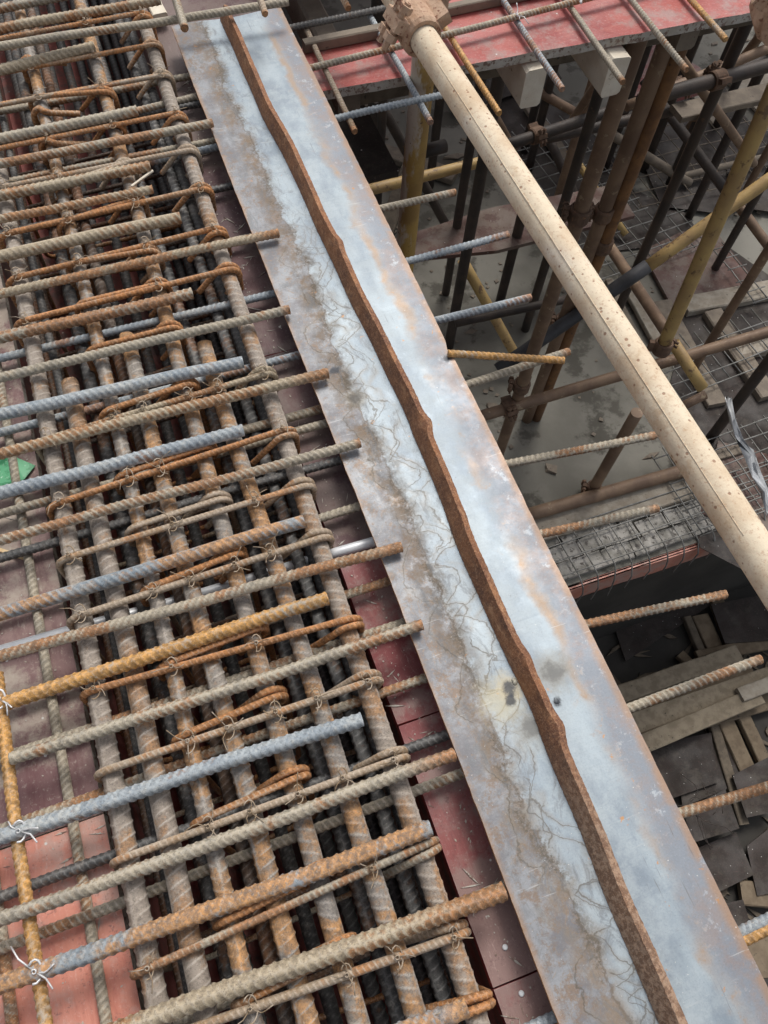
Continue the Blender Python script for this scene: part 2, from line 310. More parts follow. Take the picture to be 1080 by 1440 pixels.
# ------------------------------------------------------------------ object helpers
def link(o, parent=None):
    COL.objects.link(o)
    if parent is not None: o.parent = parent
    return o
def tag(o, label=None, cat=None, group=None, kind=None):
    if label: o['label'] = label
    if cat: o['category'] = cat
    if group: o['group'] = group
    if kind: o['kind'] = kind
    return o
def thing(name, loc, label, cat, group=None):
    o = bpy.data.objects.new(name, None); o.empty_display_size = .05; COL.objects.link(o); o.location = [float(a) for a in loc]
    return tag(o, label, cat, group)
def mesh_obj(name, verts, faces, mats, parent=None, smooth=False, origin=None, mi=None, attrs=None):
    """world-space verts; the object's origin is set to `origin` (or its parent's place)"""
    v = np.asarray(verts, dtype=float)
    base = np.array(parent.matrix_world.translation if False else (parent['_o'] if parent is not None and '_o' in parent else (0, 0, 0)))
    if parent is not None: po = np.array(origin_of(parent))
    else: po = np.zeros(3)
    oo = np.array(origin if origin is not None else (v[0] if parent is None else po), dtype=float)
    me = bpy.data.meshes.new(name); me.from_pydata((v-oo).tolist(), [], faces if isinstance(faces, list) else faces.tolist())
    for m in (mats if isinstance(mats, (list, tuple)) else [mats]): me.materials.append(m)
    if mi is not None: me.polygons.foreach_set('material_index', mi)
    if smooth: me.polygons.foreach_set('use_smooth', [True]*len(me.polygons))
    if attrs:
        for k, a in attrs.items():
            at_ = me.attributes.new(k, 'FLOAT', 'POINT'); at_.data.foreach_set('value', np.asarray(a, dtype=np.float32))
    me.update()
    o = bpy.data.objects.new(name, me); link(o, parent); o.location = (oo-po).tolist()
    return o
ORI = {}
def origin_of(o):
    p = np.array(o.location); q = o.parent
    while q is not None: p = p+np.array(q.location); q = q.parent
    return p

def resample(pts, step):
    P = np.asarray(pts, float); seg = np.linalg.norm(np.diff(P, axis=0), axis=1); s = np.r_[0, np.cumsum(seg)]
    n = max(2, int(round(s[-1]/step))+1); t = np.linspace(0, s[-1], n)
    return np.stack([np.interp(t, s, P[:, k]) for k in range(3)], 1), t
def sweep(pts, r, step, nseg, pitch=0, h=0, skew=1.4, rw=.2, rk=1.35, ref=None, roll=0, tips=(.02, .02), bend=0.0, rough=0.0):
    Q, s = resample(pts, step); n = len(Q)
    d = Q[-1]-Q[0]
    if ref is None: ref = np.array([0, 0, 1.]) if abs(d[2]) < .7*np.linalg.norm(d) else np.array([1., 0, 0])
    if bend:
        L = s[-1]; ph = RNG.uniform(0, 6.28, 3); side = np.cross(d/np.linalg.norm(d), ref)
        for k, a in ((1.0, 1.0), (2.3, .45), (5.1, .15)):
            Q = Q + side[None]*(bend*a*np.sin(6.28*k*s/max(L, .6)+ph[0]*k)[:, None]) + ref[None]*(bend*.4*a*np.sin(6.28*k*s/max(L, .6)+ph[1]*k)[:, None])
    T = np.gradient(Q, axis=0); T /= np.linalg.norm(T, axis=1)[:, None]
    A = np.cross(T, ref[None]); A /= np.linalg.norm(A, axis=1)[:, None]; B = np.cross(T, A)
    a = np.arange(nseg)/nseg*2*np.pi
    S, AA = np.meshgrid(s, a, indexing='ij'); rr = np.full_like(S, r); rib = np.zeros_like(S)
    if pitch:
        half = np.sin(AA) > 0
        ph = np.where(half, S/pitch + skew*AA/np.pi, S/pitch + .5 + skew*(2*np.pi-AA)/np.pi*1.0 + 0*S)
        t = ph-np.floor(ph); p = np.clip(rk-np.abs(t-.5)/rw, 0, 1)*np.clip(np.abs(np.sin(AA))*1.8, 0, 1)
        fin = (np.abs(np.sin(AA)) < .15)*.75
        rib = np.maximum(p, fin); rr = r + h*rib
    if rough: rr = rr + rough*(RNG.random(rr.shape)-.5)
    AA = AA+roll
    V = Q[:, None, :] + A[:, None, :]*(rr*np.cos(AA))[..., None] + B[:, None, :]*(rr*np.sin(AA))[..., None]
    V = V.reshape(-1, 3)
    i = np.arange(n-1)[:, None]*nseg; j = np.arange(nseg)[None]; jn = (j+1) % nseg
    Fq = np.stack([i+j, i+jn, i+nseg+jn, i+nseg+j], -1).reshape(-1, 4).tolist()
    Fq.append(list(range(nseg))[::-1]); Fq.append([(n-1)*nseg+k for k in range(nseg)])
    tip = np.maximum(np.clip(1.3-s/max(tips[0], 1e-5), 0, 1) if tips[0] else 0*s, np.clip(1.3-(s[-1]-s)/max(tips[1], 1e-5), 0, 1) if tips[1] else 0*s)
    return V, Fq, {'rib': rib.reshape(-1), 'tip': np.repeat(tip, nseg)}
def sharp_caps(o):
    me = o.data; fl = [True]*len(me.polygons); fl[-1] = fl[-2] = False; me.polygons.foreach_set('use_smooth', fl)
def rebar(pts, r, mat, label=None, group=None, name='rebar', parent=None, q=5, nseg=12, tips=(.015, .015), bend=.0012, skew=1.3, cat='rebar', pitch=None, ref=None, rw=.2, rk=1.25, hf=.17):
    pitch = pitch or (.0042+r*.62)
    if r < .0056: hf, skew, rw = .085, .7, .16
    elif hf == .17: hf = .14
    V, Fq, at_ = sweep(pts, r*.92, pitch/q, nseg, pitch, r*hf, skew, rw=rw, rk=rk, roll=RNG.uniform(0, 3.14), tips=tips, bend=bend, ref=ref)
    o = mesh_obj(name, V, Fq, M[mat], parent, True, origin=np.asarray(pts[0], float), attrs=at_); sharp_caps(o)
    if label: tag(o, label, cat, group)
    return o
def tube(name, pts, r, mat, parent=None, step=.05, nseg=16, bend=0, rough=0, tips=(0, 0)):
    V, Fq, at_ = sweep(pts, r, step, nseg, tips=tips, bend=bend, rough=rough)
    o = mesh_obj(name, V, Fq, M[mat], parent, True, origin=np.asarray(pts[0], float)); sharp_caps(o); return o
def slab(name, x0, x1, y0, y1, z0, z1, mats, parent=None, jag=0.0, n=1, rot=0, origin=None, mi=None, jag_edge=None):
    """box (z0 bottom, z1 top) whose outline may be slightly uneven; material 0 faces, 1 rim"""
    top = []
    def run(a, b, k): return [(a[0]+(b[0]-a[0])*t/k, a[1]+(b[1]-a[1])*t/k) for t in range(k)]
    ring = run((x0, y0), (x1, y0), n)+run((x1, y0), (x1, y1), n)+run((x1, y1), (x0, y1), n)+run((x0, y1), (x0, y0), n)
    cx, cy = (x0+x1)/2, (y0+y1)/2; c, s_ = math.cos(rot), math.sin(rot)
    ring = [(px+RNG.uniform(-jag, jag), py+RNG.uniform(-jag, jag)) for px, py in ring]
    ring = [(cx+(px-cx)*c-(py-cy)*s_, cy+(px-cx)*s_+(py-cy)*c) for px, py in ring]
    k = len(ring); V = [(a, b, z1) for a, b in ring]+[(a, b, z0) for a, b in ring]
    Fc = [list(range(k)), list(range(2*k-1, k-1, -1))]+[[i, i+k, (i+1) % k+k, (i+1) % k] for i in range(k)]
    ml = mats if isinstance(mats, (list, tuple)) else [mats]
    return mesh_obj(name, V, Fc, ml, parent, False, origin=origin or ((x0+x1)/2, (y0+y1)/2, z0), mi=[0, 0]+[len(ml)-1]*k)
def beam(name, p, q, w, h, mat, parent=None, roll=0.0, taper=0.0):
    """sawn timber from p to q, w wide and h deep, slightly uneven, bevelled"""
    p = np.asarray(p, float); q = np.asarray(q, float); d = q-p; L = np.linalg.norm(d); d /= L
    up = np.array([0, 0, 1.]) if abs(d[2]) < .9 else np.array([1., 0, 0]); a = np.cross(d, up); a /= np.linalg.norm(a); b = np.cross(a, d)
    a, b = a*math.cos(roll)+b*math.sin(roll), b*math.cos(roll)-a*math.sin(roll)
    bv = min(w, h)*.12; prof = [(-w/2+bv, -h/2), (w/2-bv, -h/2), (w/2, -h/2+bv), (w/2, h/2-bv), (w/2-bv, h/2), (-w/2+bv, h/2), (-w/2, h/2-bv), (-w/2, -h/2+bv)]
    V = []; n = 5
    for i in range(n):
        off = a*RNG.normal(0, L*.001)+b*RNG.normal(0, L*.001)
        for (u, v) in prof: V.append(p+d*L*i/(n-1)+a*u*(1+RNG.normal(0, .02))+b*v*(1+RNG.normal(0, .02))+off)
    Fc = [[i*8+j, i*8+(j+1) % 8, (i+1)*8+(j+1) % 8, (i+1)*8+j] for i in range(n-1) for j in range(8)]+[list(range(7, -1, -1)), [(n-1)*8+j for j in range(8)]]
    return mesh_obj(name, V, Fc, M[mat], parent, False, origin=p)
def merge(parts):
    V = []; Fc = []; o = 0
    for v, f in parts:
        V.append(np.asarray(v)); Fc += [[i+o for i in ff] for ff in f]; o += len(v)
    return np.concatenate(V), Fc

# ================================================================== LARGE STRUCTURE
# storey floor below, with its edge over the deeper pit
fl = slab('floor', -14, 16, .90, 18, -2.34, -2.2, [M['concrete'], M['mortar']], jag=.0); tag(fl, kind='structure')
fl = slab('floor', -14, -.6, -14, .90, -2.34, -2.2, M['concrete']); tag(fl, kind='structure')
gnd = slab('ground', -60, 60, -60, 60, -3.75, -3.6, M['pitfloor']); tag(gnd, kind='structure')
# beam side that carries the slab edge, red form left on its lower half
bm_ = slab('wall', -.6, 9, .93, 1.15, -3.6, -2.345, M['pitfloor']); tag(bm_, 'concrete beam side with painted gloom below the floor slab edge', 'wall')  # gloom under the slab edge painted on with the pit colour
frm = slab('form_board', -.6, 9, .878, .898, -2.36, -2.205, M['plypink'], n=60, jag=.006); tag(frm, 'pinkish plywood form board along the floor edge below the wire mesh', 'form board')

# beam pit: bottom and sides
o = slab('beam_bottom_form', -.222, .140, -1.2, 4.0, -.52, -.50, M['plydeep']); tag(o, 'maroon plywood bottom of the beam trench deep under the rebar cage', 'form board')
o = slab('beam_side_form', -.243, -.2235, -1.2, 4.0, -.52, -.0725, M['plydeep']); tag(o, 'plywood side of the beam trench at its left edge', 'form board')
o = slab('beam_side_form', .1415, .16, -1.2, 4.0, -.52, -.0725, M['plydeep']); tag(o, 'plywood side of the beam trench below the maroon strip beside the steel plate', 'form board')
# deck sheets left of the beam
o = slab('plywood_sheet', -3.2, -.222, -1.4, .2035, -.07, -.05, [M['plypink'], M['edge']], n=8, jag=.001); tag(o, 'clean pinkish red plywood sheet at the lower left under slab bars', 'plywood sheet')
o = slab('plywood_sheet', -3.2, -.222, .2055, 1.55, -.07, -.05, [M['plyold'], M['edge']], n=8, jag=.001); tag(o, 'weathered purple brown plywood sheet at the left with cement dust', 'plywood sheet')
o = slab('plywood_sheet', -3.2, -.222, 1.552, 4.0, -.07, -.05, [M['plyold'], M['edge']], n=8, jag=.001); tag(o, 'weathered plywood sheet in the top left corner behind the rebar cage', 'plywood sheet')
# strip of form plywood beneath the steel plate
ys = [-1.2, -.115, .185, .44, .79, 2.2]
labs = ['maroon plywood strip beside the steel plate at the very bottom with nail heads', 'maroon plywood strip left of the steel plate between the lowest two dark bars',
        'dull maroon plywood strip left of the steel plate just above the lower red strip', 'maroon plywood strip left of the steel plate where the shiny conduit passes', 'dark maroon plywood strip left of the top half of the steel plate']
for i in range(5):
    o = slab('plywood_strip', .1375, .397 if i < 4 else .412, ys[i]+.001, ys[i+1]-.001, -.07, -.05, [M['plystrip' if i < 3 else 'plystripd'], M['tipred']], n=6, jag=.0008)
    tag(o, labs[i], 'plywood strip', 'plywood strips under the steel plate')
# red deck over the scaffold
deck1 = slab('plywood_sheet', .4135, .655, 1.376, 1.515, -.07, -.05, [M['plyred'], M['edge']], n=14, jag=.0015); tag(deck1, 'short red plywood sheet between the steel plate and the yellow post', 'plywood sheet')
deck2 = slab('plywood_sheet', .657, 2.1, 1.376, 3.0, -.07, -.05, [M['plyred'], M['edge']], n=40, jag=.002); tag(deck2, 'large red plywood deck sheet at the top with a cement crusted front edge', 'plywood sheet')
o = slab('plywood_sheet', -5, 5, 4.02, 9.0, -.07, -.05, [M['plyred'], M['edge']]); tag(o, 'far red plywood deck beyond the top edge', 'plywood sheet')
o = slab('raised_board', .405, .660, 1.625, 2.6, .012, .032, [M['white'], M['white']], n=10, jag=.003); tag(o, 'cement splashed pale board above the dark gap at the top', 'board')
o = slab('gap_shade_sheet', .40, .66, 1.52, 2.7, -.42, -.40, M['plydark']); tag(o, 'dark sheet added for the shade inside the gap below the pale board', 'form board')  # near-black bottom added, its colour carries the shadow in the gap

# front lip batten and joists of the deck
o = beam('lath', (.425, 1.503, -.038), (.655, 1.512, -.038), .02, .022, 'timberm'); tag(o, 'thin brown wood lath along the back of the short red sheet', 'lath')
o = beam('lath', (.675, 1.54, -.038), (2.2, 1.60, -.038), .018, .02, 'timberm'); tag(o, 'long thin brown wood lath lying on the large red deck sheet', 'lath')
for (px, py, lab) in [(742, 112, 'pale chamfered timber joist end below the red deck, left one of two'), (856, 96, 'pale timber joist end with a split corner below the red deck, right one of two')]:
    p = at(px, py, -.118)
    o = beam('joist', p+np.array([0, -.03, 0]), (p[0]+.02, 2.8, -.118), .048, .088, 'timberl'); tag(o, lab, 'timber joist', 'timber joists below the red deck')
for x, lab in ((.50, 'dark joist under the short red sheet beside the yellow post'), (1.32, 'timber joist under the deck edge near the orange tipped bars'), (1.62, 'timber joist under the deck edge in the top right')):
    o = beam('joist', (x, 1.44, -.118), (x, 3.2, -.118), .05, .085, 'timberm'); tag(o, lab, 'timber joist', 'timber joists below the red deck')
o = beam('ledger_timber', (.42, 1.60, -.21), (1.9, 1.63, -.21), .05, .085, 'timberd'); tag(o, 'dark timber bearer running beneath the deck joists', 'timber')

# ================================================================== STEEL PLATE with raised strip
T = thing('steel_plate', (.29, .7, 0), 'long bluish grey steel plate with rust stained edges and a raised rusty strip', 'steel plate')
nx, ny = 44, 520; X = np.linspace(0, 1, nx); Yv = np.linspace(-1.0, 1.575, ny)
ew = lambda yy, s: .0008*np.sin(yy*5+s)+.0003*np.sin(yy*21+2*s)+.00035*np.interp(yy, np.linspace(-1.1, 1.7, 300), RNG.normal(0, .7, 300))
eL = .183+ew(Yv, 0)+.002*np.sin(Yv*3.1); eR = .4025+ew(Yv, 2)
cx_, cy_ = at(628, 492)[:2]; eR = eR-.004*np.exp(-((Yv-cy_)/.012)**2)
V = []
for j, yy in enumerate(Yv):
    xs = eL[j]+(eR[j]-eL[j])*X
    z = -.0005+.0006*np.sin(yy*7+X*3)+.0005*np.sin(yy*17+X*5)-.001*np.abs(X-.5)
    V.append(np.stack([xs, np.full(nx, yy)+.003*np.sin(X*9)*(j == ny-1), z], 1))
V = np.concatenate(V); n0 = len(V); Vb = V-np.array([0, 0, .0045]); I = np.arange(n0).reshape(ny, nx)
Fq = np.stack([I[:-1, :-1], I[:-1, 1:], I[1:, 1:], I[1:, :-1]], -1).reshape(-1, 4).tolist(); nt_ = len(Fq)
bl = np.concatenate([I[:, 0][::-1], I[0, 1:], I[1:, -1], I[-1, :-1][::-1]])[:-1] if False else None
Fq += [[a, b, c, d][::-1] for a, b, c, d in (np.stack([I[:-1, :-1], I[:-1, 1:], I[1:, 1:], I[1:, :-1]], -1).reshape(-1, 4)+n0).tolist()]
nb = len(Fq)
for j in range(ny-1):
    Fq.append([I[j, 0], I[j+1, 0], I[j+1, 0]+n0, I[j, 0]+n0]); Fq.append([I[j+1, -1], I[j, -1], I[j, -1]+n0, I[j+1, -1]+n0])
for i in range(nx-1):
    Fq.append([I[0, i+1], I[0, i], I[0, i]+n0, I[0, i+1]+n0]); Fq.append([I[-1, i], I[-1, i+1], I[-1, i+1]+n0, I[-1, i]+n0])
Fq = [[int(a) for a in f] for f in Fq]
sheet = mesh_obj('plate_sheet', np.concatenate([V, Vb]), Fq, [M['plate'], M['plateedge']], T, mi=[0]*nb+[1]*(len(Fq)-nb))
# raised strip: an asymmetric ridge, kinked and swollen in places
ctl = [(309, 0), (318, 22), (340, 74), (373, 148), (412, 222), (445, 296), (472, 350), (505, 424), (543, 498), (580, 572), (611, 646), (632, 700), (659, 774), (693, 848), (728, 922), (763, 996), (790, 1070), (809, 1114), (842, 1188), (871, 1262), (903, 1336), (935, 1410), (950, 1445)]
cp = np.array([at(px, py, .012)[:2] for px, py in ctl]); cp = cp[np.argsort(cp[:, 1])]
cp = np.vstack([[cp[0][0]+.004, -1.0], cp])
bumps = [at(488, 355)[1], at(604, 607)[1], at(738, 930)[1], at(790, 1025)[1], at(645, 740)[1]]
bs = [.0035, .0055, .003, .0045, .001]
ys_ = np.linspace(-.98, 1.57, 900)
sx = np.interp(ys_, cp[:, 1], cp[:, 0]); ker = np.hanning(31); ker /= ker.sum(); sx = np.convolve(np.pad(sx, 15, 'edge'), ker, 'valid')
prof = [(-.0135, -.003), (-.0125, .004), (-.0075, .014), (-.0025, .024), (.0005, .0300), (.0060, .0295), (.0120, .0265), (.0138, .019), (.0148, .008), (.0152, -.003)]
V = []; npf = len(prof)
low = np.interp(ys_, [-.1, .25], [1.0, 0.0])
for k, yy in enumerate(ys_):
    wob = .0006*math.sin(yy*19)+.0004*math.sin(yy*43+1)
    bl_ = sum(b*math.exp(-((yy-c)/.014)**2) for b, c in zip(bs, bumps))
    tw = .05*math.sin(yy*6+.5)+.04*math.sin(yy*15)
    for (u, v) in prof:
        su = u*(.74+.08*low[k]); sv = v*(.92-.08*low[k])
        uu = su*math.cos(tw*.6)-(sv)*math.sin(tw)*.25+wob+(bl_ if u > 0 else -.15*bl_)*(.6+.4*v/.03); vv = sv*(1+.05*math.sin(yy*23))+bl_*.25*(v > .01)
        V.append((sx[k]+uu+RNG.normal(0, .00022), yy, vv+RNG.normal(0, .0002)))
Fq = [[i*npf+j, i*npf+j+1, (i+1)*npf+j+1, (i+1)*npf+j] for i in range(len(ys_)-1) for j in range(npf-1)]+[list(range(npf))[::-1], [(len(ys_)-1)*npf+j for j in range(npf)]]
strip = mesh_obj('raised_strip', V, Fq, M['strip'], T, True); sharp_caps(strip)
se = strip.data.attributes.new('sharp_edge', 'BOOLEAN', 'EDGE'); ev = np.zeros(len(strip.data.edges)*2, dtype=np.int32); strip.data.edges.foreach_get('vertices', ev); ev = ev.reshape(-1, 2)
se.data.foreach_set('value', ((ev[:, 0] % npf == ev[:, 1] % npf) & np.isin(ev[:, 0] % npf, [4, 6])))
# weld lumps beside the strip
for (px, py, r) in [(783, 985, .0035), (724, 958, .004)]:
    c = at(px, py, .001); n = 7; V = []; 
    for i in range(n):
        th = i/(n-1)*math.pi/2
        for j in range(10):
            a = j/10*6.283; rr = r*math.cos(th)*(1+.12*math.sin(3*a+px)); V.append((c[0]+rr*math.cos(a), c[1]+rr*1.3*math.sin(a), -.001+r*.5*math.sin(th)))
    Fc = [[i*10+j, i*10+(j+1) % 10, (i+1)*10+(j+1) % 10, (i+1)*10+j] for i in range(n-1) for j in range(10)]+[[(n-1)*10+j for j in range(10)]]
    mesh_obj('weld_lump', V, Fc, M['plate'], T, True)
# rod welded on the plate's right edge
p = at(630, 497, .004); q = at(793, 507, -.01); rebar([p, q], .0058, 'orange', name='welded_rod', parent=T, bend=0)

# ================================================================== REBAR: longitudinal
LONG = [('A', -.195, -.35, 2.7, .0125, 'long', 'thick dusty brown longitudinal bar at the left side of the cage'),
        ('B', -.147, -.35, float(at(105, 533, -.01)[1]), .0125, 'long', 'thick dusty longitudinal bar with a rusty upper end, second from the left'),
        ('C', -.105, -.35, 2.7, .0106, 'longo', 'slimmer orange blotched longitudinal bar, third from the left'),
        ('D', -.055, -.35, float(at(182, 470, -.01)[1]), .0122, 'longo', 'longitudinal bar with yellow orange blotches ending under a hooked stirrup'),
        ('E', .003, -.35, 2.7, .0116, 'longo', 'full length grey orange longitudinal bar right of the middle of the cage'),
        ('F', .052, -.35, float(at(291, 482, -.01)[1]), .0122, 'longo', 'longitudinal bar with rusty upper end beside the right edge bar'),
        ('G', .118, -.35, 2.7, .0128, 'long', 'pale brown right edge longitudinal bar nearest the steel plate, wrapped by stirrup hooks')]
LX = {}
xe = {'A': (-.198, -.180), 'C': (-.108, -.088), 'E': (-.009, .026), 'G': (.108, .134), 'B': (-.155, -.140), 'D': (-.060, -.049), 'F': (.047, .062)}
def lx(k, y): a, b = xe[k]; return a+(b-a)*(y+.1)/1.7
for k, x, y0, y1, r, m, lab in LONG:
    rebar([(lx(k, y0), y0, -.0005-r), (lx(k, .5), .5, -.0015-r), (lx(k, y1), y1, -.001-r)], r, m, lab, 'thick longitudinal bars of the beam cage', name='longitudinal_bar', q=9, nseg=18, tips=(.0, .02), bend=.0015, skew=1.0, pitch=.0130, rw=.12, rk=1.2, hf=.10)
# second top layer and bottom layer
sec = [(.030, -.050, .0095, 'dark', 'dark longitudinal bar hanging just under the top layer, left of the middle right gap'), (.083, -.046, .0095, 'dark', 'dark second layer bar under the right edge bar, left one of the pair'),
       (.1035, -.050, .0095, 'dark', 'dark second layer bar under the right edge bar, right one of the pair'), (-.125, -.047, .0095, 'dark', 'dark second layer bar between the second and third longitudinal bars'),
       (-.172, -.050, .006, 'dark', 'thin dark bar running beside the left edge bar inside the trench'), (-.080, -.046, .0085, 'darkrust', 'dark rusty second layer bar right of the slimmer orange bar')]
for x, z, r, m, lab in sec:
    rebar([(x-.004, -.8, z), (x+.016, 2.9, z)], r, m, lab, 'second layer longitudinal bars', name='longitudinal_bar', bend=.002, nseg=10)
for i, x in enumerate([-.18, -.15, -.115, -.085, -.045, -.01, .02, .05, .075, .098, .122]):
    z = -.44+.012*math.sin(i*2.1)
    rebar([(x-.004, -1.0, z), (x+.006, 3.0, z)], .0115, 'dark', 'dark thick bottom bar deep in the trench, '+['first','second','third','fourth','fifth','sixth','seventh','eighth','ninth','tenth','last'][i]+' from the left', 'dark bottom bars deep in the trench', name='longitudinal_bar', bend=.003, nseg=10, q=4, pitch=.014)
for i, (x, z) in enumerate([(.121, -.13), (.121, -.22), (-.198, -.16), (-.198, -.27), (.121, -.32)]):
    rebar([(x, -1.0, z), (x, 3.0, z)], .006, 'darkrust', 'thin waist bar along the side of the cage, ' + ['upper right', 'middle right', 'upper left', 'lower left', 'lower right'][i], 'waist bars along the cage sides', name='waist_bar', nseg=8, q=4)
# slab bars on the left plywood
rebar([at(37, 700, -.043)+np.array([0, 1.2, 0]), at(85, 1051, -.043), at(152, 1436, -.043)+np.array([-.003, -.5, 0])], .0062, 'grey', 'grey slab bar lying on the left plywood beside the left edge of the cage', 'slab bars on the left plywood')
rebar([at(2, 980, .0)+np.array([.0, .03, .0]), at(26, 1188, .0), at(61, 1436, .0)+np.array([-.001, -.5, 0])], .0072, 'orange', 'bright orange slab bar crossing over the blue bars at the lower left edge', 'slab bars on the left plywood', tips=(.3, .3))
rebar([at(-40, 1180, -.043)+np.array([0, .9, 0]), at(4, 1318, -.043), at(14, 1436, -.043)+np.array([-.003, -.5, 0])], .0062, 'grey', 'grey slab bar at the extreme lower left corner on pink plywood', 'slab bars on the left plywood')
rebar([at(-15, 640, -.043)+np.array([0, 1.2, 0]), at(20, 880, -.043)+np.array([-.03, 0, 0])], .0062, 'grey', 'grey slab bar on the dusty plywood near the green scrap', 'slab bars on the left plywood')

# ================================================================== REBAR: top cross bars
# (left px, right px, radius, material, label, z, rusty right end length)
CB = [
 ((-60, 24), (95, -6), .0085, 'grey', 'grey cross bar in the very top left corner', .012, 0),
 ((-60, 52), (225, 0), .0092, 'tan', 'thick tan cross bar in the top left corner, second from the top', .012, 0),
 ((-60, 75), (405, 2), .0070, 'grey', 'long grey cross bar passing over the steel plate and its strip at the top', .042, 0),
 ((-60, 112), (133, 66), .0095, 'tan', 'short thick tan bar with a clean cut end near the top left', .012, 0),
 ((-60, 208), (193, 156), .0095, 'grey', 'short thick grey bar ending between two stirrups in the upper left', .012, 0),
 ((-60, 243), (299, 172), .0072, 'grey', 'topmost long grey bar with an orange tip just touching the left edge of the plate', .0125, .008),
 ((-60, 288), (211, 233), .0090, 'tan', 'short ribbed tan bar with a white stick behind its end', .012, 0),
 ((-60, 321), (215, 266), .0072, 'tan', 'slimmer short tan bar just above a rusty stirrup in the upper left', .012, .006),
 ((-60, 374), (254, 306), .0090, 'tan', 'short tan bar with diagonal ribs ending at the middle right of the cage, upper half', .012, 0),
 ((-60, 425), (392, 328), .0072, 'tan', 'long tan bar whose rusty end lies on the plate, uppermost of those on the plate', .012, .04),
 ((-60, 488), (271, 413), .0088, 'grey', 'short grey bar with a pale chipped end above a hooked stirrup', .012, 0),
 ((-60, 545), (407, 435), .0073, 'grey', 'long grey bar barely reaching the plate edge in the upper middle', .012, .012),
 ((-60, 596), (342, 509), .0088, 'blue', 'short bright blue grey bar, upper one of the two bluish bars in the middle left', .012, 0),
 ((-60, 653), (461, 524), .0080, 'tan', 'long dusty bar with a long orange end on the plate, level with the stained band', .012, .05),
 ((-60, 710), (342, 604), .0090, 'blue', 'lower of the two bluish short bars in the middle left, with coarse ribs', .012, 0),
 ((-60, 776), (506, 622), .0070, 'grey', 'long slim grey bar ending on the plate next to the kink in the strip', .012, .008),
 ((-60, 880), (428, 734), .0085, 'bluerust', 'short orange and grey bar just above the shiny conduit', .012, .0),
 ((-60, 938), (565, 769), .0074, 'grey', 'long grey bar crossing above the shiny conduit with a rusty end on the plate', .012, .05),
 ((6, 988), (461, 842), .0088, 'orange', 'bright orange short bar starting at a white tie at the left edge', .012, .0),
 ((15, 1068), (594, 880), .0074, 'grey', 'long grey bar ending on the plate, second of the lower ones with rusty ends', .012, .015),
 ((-60, 1196), (509, 1011), .0088, 'blue', 'short blue grey bar tied with white wire under the orange slab bar', .012, .0),
 ((-60, 1315), (640, 1062), .0078, 'grey', 'long grey bar on pink plywood with an orange end touching the plate edge', .012, .05),
 ((-60, 1407), (606, 1166), .0095, 'bluerust', 'thick blue grey bar with orange blotches at the lower left, pale end chipped', .012, .0),
 ((20, 1504), (709, 1252), .0100, 'tan', 'thickest smooth looking tan bar with orange end at the bottom, ending by the plate edge', .0135, .09),
 ((420, 1505), (657, 1418), .0098, 'bluerust', 'stubby orange grey bar end at the bottom edge', .012, .03),
]
for (a, b, r, m, lab, z, tp) in CB:
    A_, B_ = at(*a, z), at(*b, z)
    rebar([A_, B_], r, m, lab, 'top cross bars over the beam cage', name='cross_bar', q=6, nseg=12, tips=(0, tp), bend=.0012, skew=1.6)

# stub ends coming in from above at the top
for (a, b, r, m, lab) in [((238, -30), (260, 40), .0075, 'grey', 'grey bar stub pointing down onto the plate corner at the top'), ((362, -12), (373, 20), .006, 'rustpale', 'thin rusty bar tip over the right side of the plate at the top'),
                          ((476, -14), (490, 12), .006, 'rustpale', 'thin rusty bar tip over the pale board at the top')]:
    rebar([at(*a, .075), at(*b, .070)], r, m, lab, 'bar tips entering over the top of the plate', tips=(0, .006), bend=0)

# lower cross bars which pass under the plate and show on its right
LB = [(-.5, (640, 270), 'grey', 'bar tip right of the plate beside the yellow post foot, orange at its end'), (-.5, (715, 329), 'blue', 'grey bar sticking out right of the plate below the yellow post'),
      (-.5, (746, 418), 'blue', 'blue grey bar with orange tip above the welded rod'), (-.45, (800, 494), 'grey', 'thin grey bar out from under the plate crossing the welded rod'),
      (-.6, (921, 612), 'grey', 'grey bar with orange underside over the concrete floor right of the plate'), (-.6, (925, 715), 'grey', 'grey bar above the wire mesh ledge right of the plate'),
      (-.6, (1020, 835), 'grey', 'grey bar with orange end over the dark pit below the mesh ledge'), (-.6, (1070, 928), 'grey', 'grey bar over the stacked planks right of the plate'),
      (-.6, (1130, 1093), 'grey', 'bright grey bar leaving the right edge over loose plywood'), (-.6, (1130, 1268), 'blue', 'grey bar next to an orange one at the lower right edge'),
      (-.6, (1130, 1283), 'orange', 'orange bar beneath a grey one at the lower right edge')]
st = [(540, 292), (570, 368), (608, 452), (655, 541), (708, 653), (758, 751), (822, 878), (882, 998), (955, 1145), (1035, 1312), (1041, 1327)]
for (x0, tip, m, lab), s0 in zip(LB, st):
    z = -.030; S0, E0 = at(*s0, z), at(*tip, z)
    d = (E0-S0)/np.linalg.norm(E0-S0); xm = .17
    P_ = [np.array([x0, S0[1]-.004, -.032]), np.array([S0[0]-.03, S0[1]-d[1]*.03, z]), E0]
    rebar(P_, .0064, m, lab, 'lower cross bars passing under the steel plate', name='cross_bar', nseg=12, tips=(0, .015), bend=.0008, skew=1.0)
# more dark lower cross bars seen through the cage
for i, (y, lab) in enumerate([(1.46, 'topmost'), (1.38, 'second'), (1.27, 'third'), (1.15, 'fourth'), (.655, 'fifth'), (.56, 'sixth'), (.30, 'seventh'), (.15, 'eighth')]):
    rebar([(-.6, y, -.0335), (.37, y+.003, -.032)], .0066, 'dark' if i % 2 else 'grey', 'dark lower cross bar under the cage, ' + lab + ' from the top ending under the plate', 'dark lower cross bars that end under the plate', name='cross_bar', nseg=10, tips=(0, 0))

